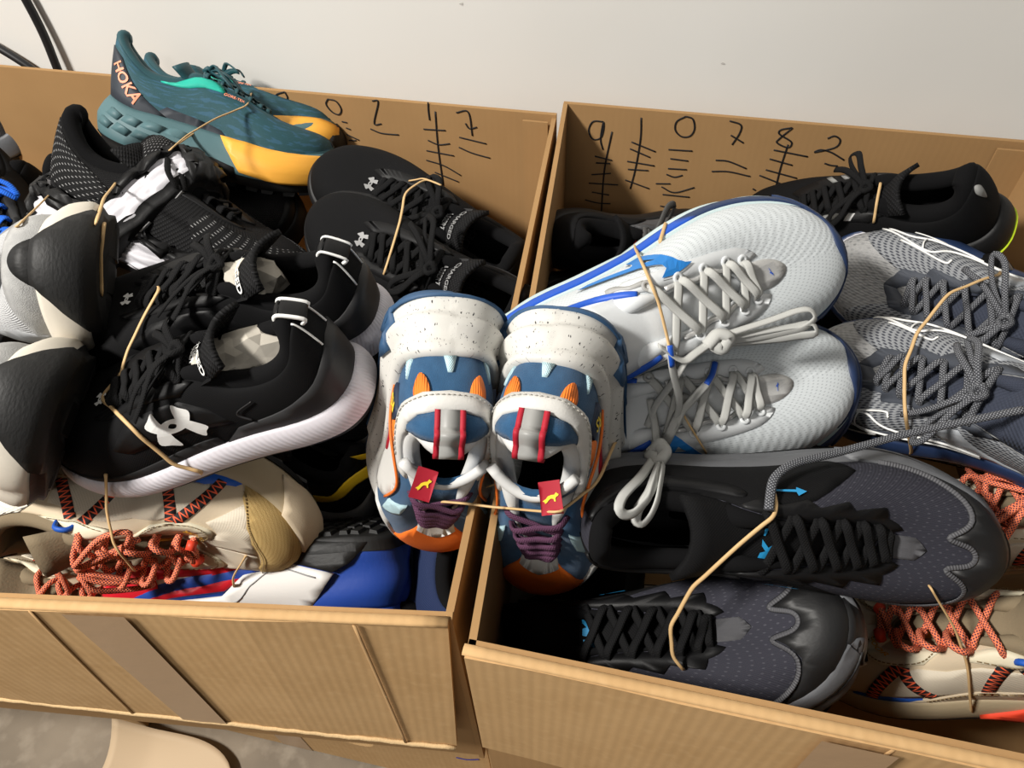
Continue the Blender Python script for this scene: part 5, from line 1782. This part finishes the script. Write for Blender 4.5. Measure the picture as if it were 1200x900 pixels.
# points of the rubber bands and loose laces, in millimetres
PTS = {
    'ua_1': [(-386.8, 373.2, 842), (-391.1, 365.2, 835.7), (-395.3, 357.2, 829.4), (-399.1, 349.2, 822.9), (-402.6, 341, 816.3), (-406.2, 332.9, 809.7), (-408.4, 324.6, 802.7), (-410.7, 316.3, 795.7)],
    'ua_2': [(-422.9, 301, 783.8), (-400.3, 286, 794), (-378.8, 272.4, 803.8), (-367, 265.9, 802.7), (-360.2, 263, 795.6), (-355.2, 262.6, 785.8), (-349.9, 262, 775.9), (-344.4, 261.4, 765.9), (-337.4, 264, 758.2), (-329.9, 266.9, 750.7)],
    'uab': [(-258.7, 671.7, 756.4), (-267.9, 655.6, 759), (-272.8, 638.2, 759.7), (-270, 618.5, 756.9), (-267.2, 599.1, 754.4), (-266.2, 581.4, 750.9), (-265.3, 564, 747.8), (-268.4, 554.9, 737.4), (-271.8, 545.7, 727)],
    'uab_t': [(-284, 683.3, 744.3), (-274.6, 680.1, 749.1), (-265.3, 677, 753.9), (-255.9, 671.3, 756.7), (-247.6, 667.4, 757.2), (-239.4, 663.5, 757.6)],
    'hoka': [(-521, 610.5, 806.5), (-521.4, 628.2, 804.4), (-521.1, 645.7, 802.2), (-519.4, 662.7, 799.2), (-517.3, 679.9, 796.4), (-514.6, 696.8, 793.4), (-510.8, 713.1, 789.7), (-506.7, 729.6, 786.1), (-503.4, 746.8, 783.2), (-544.6, 823.7, 751)],
    'asics': [(-567.9, 564.4, 789.7), (-534, 519.9, 816.3), (-499.5, 476.3, 843.5), (-462, 433.3, 870.5), (-443.2, 408.8, 882.6), (-438.2, 397.3, 883.5)],
    'asics2': [(-487.8, 373.8, 892.4), (-493.5, 387.9, 888), (-541, 436.1, 852.9), (-587.6, 485.8, 818.6), (-633.1, 536.6, 785.2)],
    'greyr': [(-439.8, 406.4, 876.2), (-436.1, 396.9, 873.9), (-435.9, 390.7, 868.6), (-435.7, 384.4, 863.3), (-435.5, 379.1, 857.2), (-435.2, 373.8, 851), (-434.8, 368.5, 844.8), (-434.4, 363.1, 838.6)],
    'hik_l': [(-405.7, 250.2, 749.7), (-407.4, 245.2, 739.7), (-409, 240.1, 729.6), (-410.7, 234.8, 719.5), (-411, 229.9, 709.3), (-410.7, 225, 699), (-410.4, 220, 688.7), (-407.5, 216.5, 679), (-410, 217.3, 660), (-412.2, 217.8, 640.8)],
    'red': [(-322, 252.6, 634.8), (-326.9, 250, 626.7), (-331.9, 247.5, 618.7), (-336.9, 244.8, 610.6), (-340.7, 242.1, 602.2), (-341.8, 239.4, 593.3)],
    'puma_1': [(-125.2, 268.4, 768.4), (-117.2, 267.7, 771), (-109.4, 267, 773.5), (-101.6, 266.1, 776), (-93.9, 265.1, 778.4), (-86.3, 264.1, 780.9), (-78.8, 263.3, 783.5), (-71.4, 262.5, 786.1)],
    'puma_2': [(-37.9, 244.4, 823.3), (-32.2, 254.1, 814.9), (-27.3, 265, 807.6), (-22.3, 276.2, 800.5), (-17.1, 287.6, 793.7), (-13.8, 300.1, 788), (-11.8, 313.3, 783.2), (-9.8, 326.8, 778.7), (-7.6, 340.5, 774.3)],
    'miz_1': [(-14.6, 510.8, 825.9), (-7.4, 462.4, 854), (-1.5, 443.8, 858), (3.8, 430, 857.9), (9.1, 424.5, 850.5), (13.4, 418.4, 842.9), (17.4, 412.1, 835.2), (21.4, 405.8, 827.4), (24.6, 399.2, 819.5), (30.2, 426.8, 773.3)],
    'miz_2': [(34.1, 416.6, 760.5), (37, 399.7, 769.3), (40.9, 394.7, 764.1), (44.8, 389.7, 758.9), (49.7, 385.3, 754.1), (55, 382.4, 747.6), (60.4, 379.4, 741.1), (66.2, 378.2, 732)],
    'grey': [(315.9, 601.3, 769.3), (296.8, 585.1, 774.6), (281.8, 574, 773.9), (267, 563, 773.4), (256.8, 548.9, 769.6), (247.8, 534.3, 765.2), (238.7, 519.7, 761), (233.9, 504.4, 755.4), (229.1, 489.1, 750.1), (229, 474.3, 744.2), (229.4, 459.6, 738.5), (230.7, 445.3, 733), (244.7, 452.5, 702.3), (261.6, 463.3, 665.1)],
    'by': [(227.6, 741.1, 761.5), (226, 729.6, 757.3), (224.5, 718.1, 753.2), (225.7, 714, 743.9), (227.3, 711.3, 733.5)],
    'pk': [(7.6, 547.3, 828.1), (6.6, 533.7, 831.7), (5.6, 524, 832.4), (4.7, 518, 830.3)],
    'slate': [(107.7, 313.2, 788.9), (109.1, 299.1, 792), (107.2, 288.6, 791.7), (100.5, 282.2, 786.9), (93.8, 276.2, 781.6), (87.2, 270.1, 776), (80.8, 263.8, 770.4), (74.5, 257.8, 763.9), (68.7, 253.5, 754), (62.6, 249.1, 744.1), (59, 243.6, 732.7), (55.9, 237.6, 721.1), (52.8, 231.5, 709.4), (55.4, 225.4, 696.6), (58.9, 219.5, 683.9), (67.6, 216.2, 672.1)],
    'hik_r': [(234.2, 292.9, 724), (244.8, 289.9, 710.4), (255.6, 286.8, 696.7), (266.2, 283.3, 682.7), (275.3, 278.6, 668.1), (284.5, 273.7, 653.2), (291.7, 267.7, 638), (302.2, 264.9, 613.3), (315, 263.3, 584)],
    'navy_lace': [(287.4, 412.4, 798), (278.1, 410.4, 794.6), (268.6, 408.2, 791.2), (258.8, 405.7, 788.2), (248.8, 403, 785.4), (238.4, 399.7, 783), (227.9, 396, 781.1), (216.9, 391.6, 779.9), (205.8, 386.8, 779.1), (194.5, 380.9, 778.9), (183.1, 374.6, 779.1), (171.5, 367.7, 780.3), (159.8, 360.4, 782), (148, 352.8, 784.6), (136.1, 345, 787.7), (124.3, 336.9, 791.5), (113.8, 327.1, 794.2), (106.6, 315.8, 795.6), (104.5, 303.1, 795), (103.5, 290.7, 794.6)],
    'w_a': [(14.7, 397.4, 829.9), (22.2, 397.7, 823.9), (29.8, 398, 817.8), (37, 400.8, 813.8), (43.3, 408.5, 814), (49.7, 416.4, 814.2), (56.2, 424.2, 814.5)],
    'w_b': [(65.6, 432.3, 815.8), (76.3, 439.1, 816.1), (87.2, 445.8, 816.5), (98, 452.4, 817), (108.8, 459.1, 818), (119.5, 465.6, 819.2), (130.2, 469.5, 818.9), (135.6, 465.5, 813.6), (127.8, 457.8, 808.8), (117, 453, 807.3), (105.7, 448.4, 806.5), (94.3, 443.8, 806.1), (82.7, 439.4, 806.2), (71.3, 435, 806.2)],
    'w_c': [(66.6, 434.3, 810), (79.9, 440.4, 809.8), (93.2, 446.5, 809.7), (106.7, 452.4, 809.7), (120.2, 458, 809.8), (133.7, 463.4, 810.1), (138.9, 458.6, 804.2), (125.6, 454.2, 803), (112.3, 449.6, 802.1), (98.6, 445.5, 801.9), (85, 441.3, 802), (71.3, 437, 802.1)],
    'w_d': [(56.3, 425, 813.8), (49.2, 419.4, 810.4), (42.3, 415.5, 805.2), (37, 410.8, 799), (33.5, 405.2, 791.8), (29.5, 399.7, 784.7), (25.1, 394.1, 777.7), (20.6, 388.5, 770.8), (18.1, 382.4, 763), (15.8, 376.2, 755.1)],
    'w_knot': [(51.9, 419.1, 814.2), (55, 422.2, 817.8), (58.3, 426.4, 820.1), (63, 427.7, 819.9), (68.5, 427.3, 818.1), (67.1, 423.8, 815.2), (64.5, 419.7, 812.1), (59.6, 420.3, 813.2), (54.3, 421.6, 815)],
    'v_a': [(15.5, 395.8, 766.7), (17.7, 388.6, 764.7), (19.9, 381.4, 762.6), (22.1, 374.4, 760.7), (23.6, 367.1, 758.7), (25, 359.8, 756.8), (26.3, 352.6, 754.9)],
    'v_b': [(26.2, 347.7, 759.6), (21.4, 327.3, 775.2), (16.9, 307.4, 791.2), (12.3, 292.7, 801), (7.5, 282.2, 805.8), (3.7, 273, 808.1), (2.6, 263.4, 809.5), (7, 262.5, 803.8), (13, 266.8, 800.7), (17.8, 274.2, 800.2), (22, 281.8, 800.2), (23.6, 291.6, 799.1), (25.3, 303.1, 795.8), (28, 325.2, 777.7)],
    'v_c': [(29.5, 335.6, 768.6), (26.4, 313.3, 786.8), (24, 297.5, 796.5), (22, 288.1, 797.2), (18.6, 279, 798.5), (15.4, 272.3, 796.1), (15.4, 267.2, 790.2), (19.9, 266.9, 787.3), (24.2, 272.3, 789), (26.9, 278.9, 792), (28.3, 285.6, 795.3), (28.9, 295, 794.9), (29.6, 305.8, 792.8), (31.3, 327.9, 774.7)],
    'v_knot': [(20.9, 349.6, 757.8), (23.5, 350.4, 763.1), (26.1, 351.2, 768.4), (29.2, 346.9, 769.5), (31.6, 342.2, 770.5), (29.5, 336.4, 771.5), (27.3, 330.9, 772.7), (24.2, 338.1, 767), (20.9, 346, 760.5)],
    'v_d': [(45.1, 412.7, 759.8), (42.2, 400.9, 761.2), (39.4, 389.3, 762.7), (36.7, 378.5, 763.4), (34.4, 370.3, 761), (32.6, 366.1, 753.3), (30.7, 362.3, 744.9)],
    'v_e': [(65.2, 443.3, 769.8), (63.4, 430, 769.4), (59.1, 417.3, 770.2), (53.1, 407.9, 768.6), (47.2, 398.7, 767), (41.7, 389.4, 765.3), (38.5, 379.5, 762.8), (35.2, 369.8, 760.3), (32.5, 365, 751.2)],
    'v_f': [(23.1, 401.6, 827.2), (25.1, 396.9, 821), (27.4, 395, 811.7), (30.3, 393.2, 802.4), (33.6, 391.4, 793), (36.9, 389.4, 783.6), (38.6, 387, 774), (38.8, 384.1, 764.4), (39, 381, 754.7)],
}

m_band = mat('rubber_band', (.60, .40, .19), .6, ('noise', 300, .1), coord='Object')
EYE = np.array((0, 0, 1.25))


def band(keys, label, back=.05, r=.0012):
    P = np.vstack([np.array(PTS[k]) / 1000 for k in keys])
    d0, d1 = P[0] - EYE, P[-1] - EYE
    d0, d1 = d0 / np.linalg.norm(d0), d1 / np.linalg.norm(d1)
    loop = np.vstack([P, [P[-1] + d1 * back * .5, P[-1] + d1 * back + (P[0] - P[-1]) * .2, P[0] + d0 * back + (P[-1] - P[0]) * .2, P[0] + d0 * back * .5]])
    b = MB()
    if keys[0] in ('slate', 'red', 'greyr', 'asics', 'asics2', 'pk', 'by', 'hik_l', 'hik_r'):      # ends tucked under the shoe
        b.tube(np.vstack([[P[0] + d0 * .03], P, [P[-1] + d1 * .03]]), r * 1.35, r * .8, 6, False, None, len(P) * 4)
    else:
        b.tube(loop, r * 1.35, r * .8, 6, True, None, len(loop) * 4)
    o = b.build('rubber_band', m_band)
    tag(o, label, 'rubber band', 'rubber bands holding shoe pairs')
    return o


for keys, lab in ((('ua_1', 'ua_2'), 'tan rubber band round the two black trainers with white soles'),
                  (('uab_t', 'uab'), 'tan rubber band round the all black pair by the rear panel'),
                  (('hoka',), 'tan rubber band over the teal trail shoes'),
                  (('asics',), 'short stretch of tan rubber band on the black knit runners'),
                  (('asics2',), 'tan rubber band near the bright blue laces at the left edge'),
                  (('greyr',), 'thin tan rubber band along the black outsole of the grey runner'),
                  (('hik_l',), 'tan rubber band across the beige hiker in the left box'),
                  (('red',), 'tan rubber band across the red basketball shoe'),
                  (('puma_1', 'puma_2'), 'thin tan rubber band joining the blue sneakers over the box walls'),
                  (('miz_1', 'miz_2'), 'tan rubber band across the two white running shoes'),
                  (('grey',), 'long tan rubber band across the grey running shoes'),
                  (('by',), 'tan rubber band on the black shoe at the rear right'),
                  (('pk',), 'tan rubber band end on the dark grey shoe'),
                  (('slate',), 'pale rubber band across the slate and black trail shoes'),
                  (('hik_r',), 'tan rubber band across the beige hiker at bottom right')):
    band(keys, lab)


def loose(s, keys, m, rw, rt, seg=6, name='loose_lace'):
    b = MB()
    for k in keys:
        P = np.array(PTS[k]) / 1000
        b.tube(P, rw, rt, seg, k.endswith('knot') and False, None, len(P) * 3)
    o = mesh(name, np.vstack(b.V), b.F, m, s.o, True, np.vstack(b.U))
    o.matrix_parent_inverse = s.mw.inverted()
    return o


loose(grey_f, ['navy_lace'], m_glace, .0034, .0024, 8)
loose(miz_b, ['w_a', 'w_b', 'w_c', 'w_d'], m_wlace, .0036, .0010)
loose(miz_b, ['w_knot'], m_wlace, .0056, .0042, 8, 'lace_knot')
loose(miz_f, ['v_a', 'v_b', 'v_c', 'v_d', 'v_e', 'v_f'], m_wlace, .0036, .0010)
loose(miz_f, ['v_knot'], m_wlace, .0056, .0042, 8, 'lace_knot')
for s, k, i in ((miz_f, 'v_e', slice(0, 3)), (miz_f, 'v_f', slice(0, 3))):
    P = np.array(PTS[k][i]) / 1000
    b = MB()
    b.tube(P + (0, -.0004, .0006), .0026, .0018, 7, n=8)
    o = mesh('lace_tip', b.V[0], b.F, m_blu, s.o)
    o.matrix_parent_inverse = s.mw.inverted()
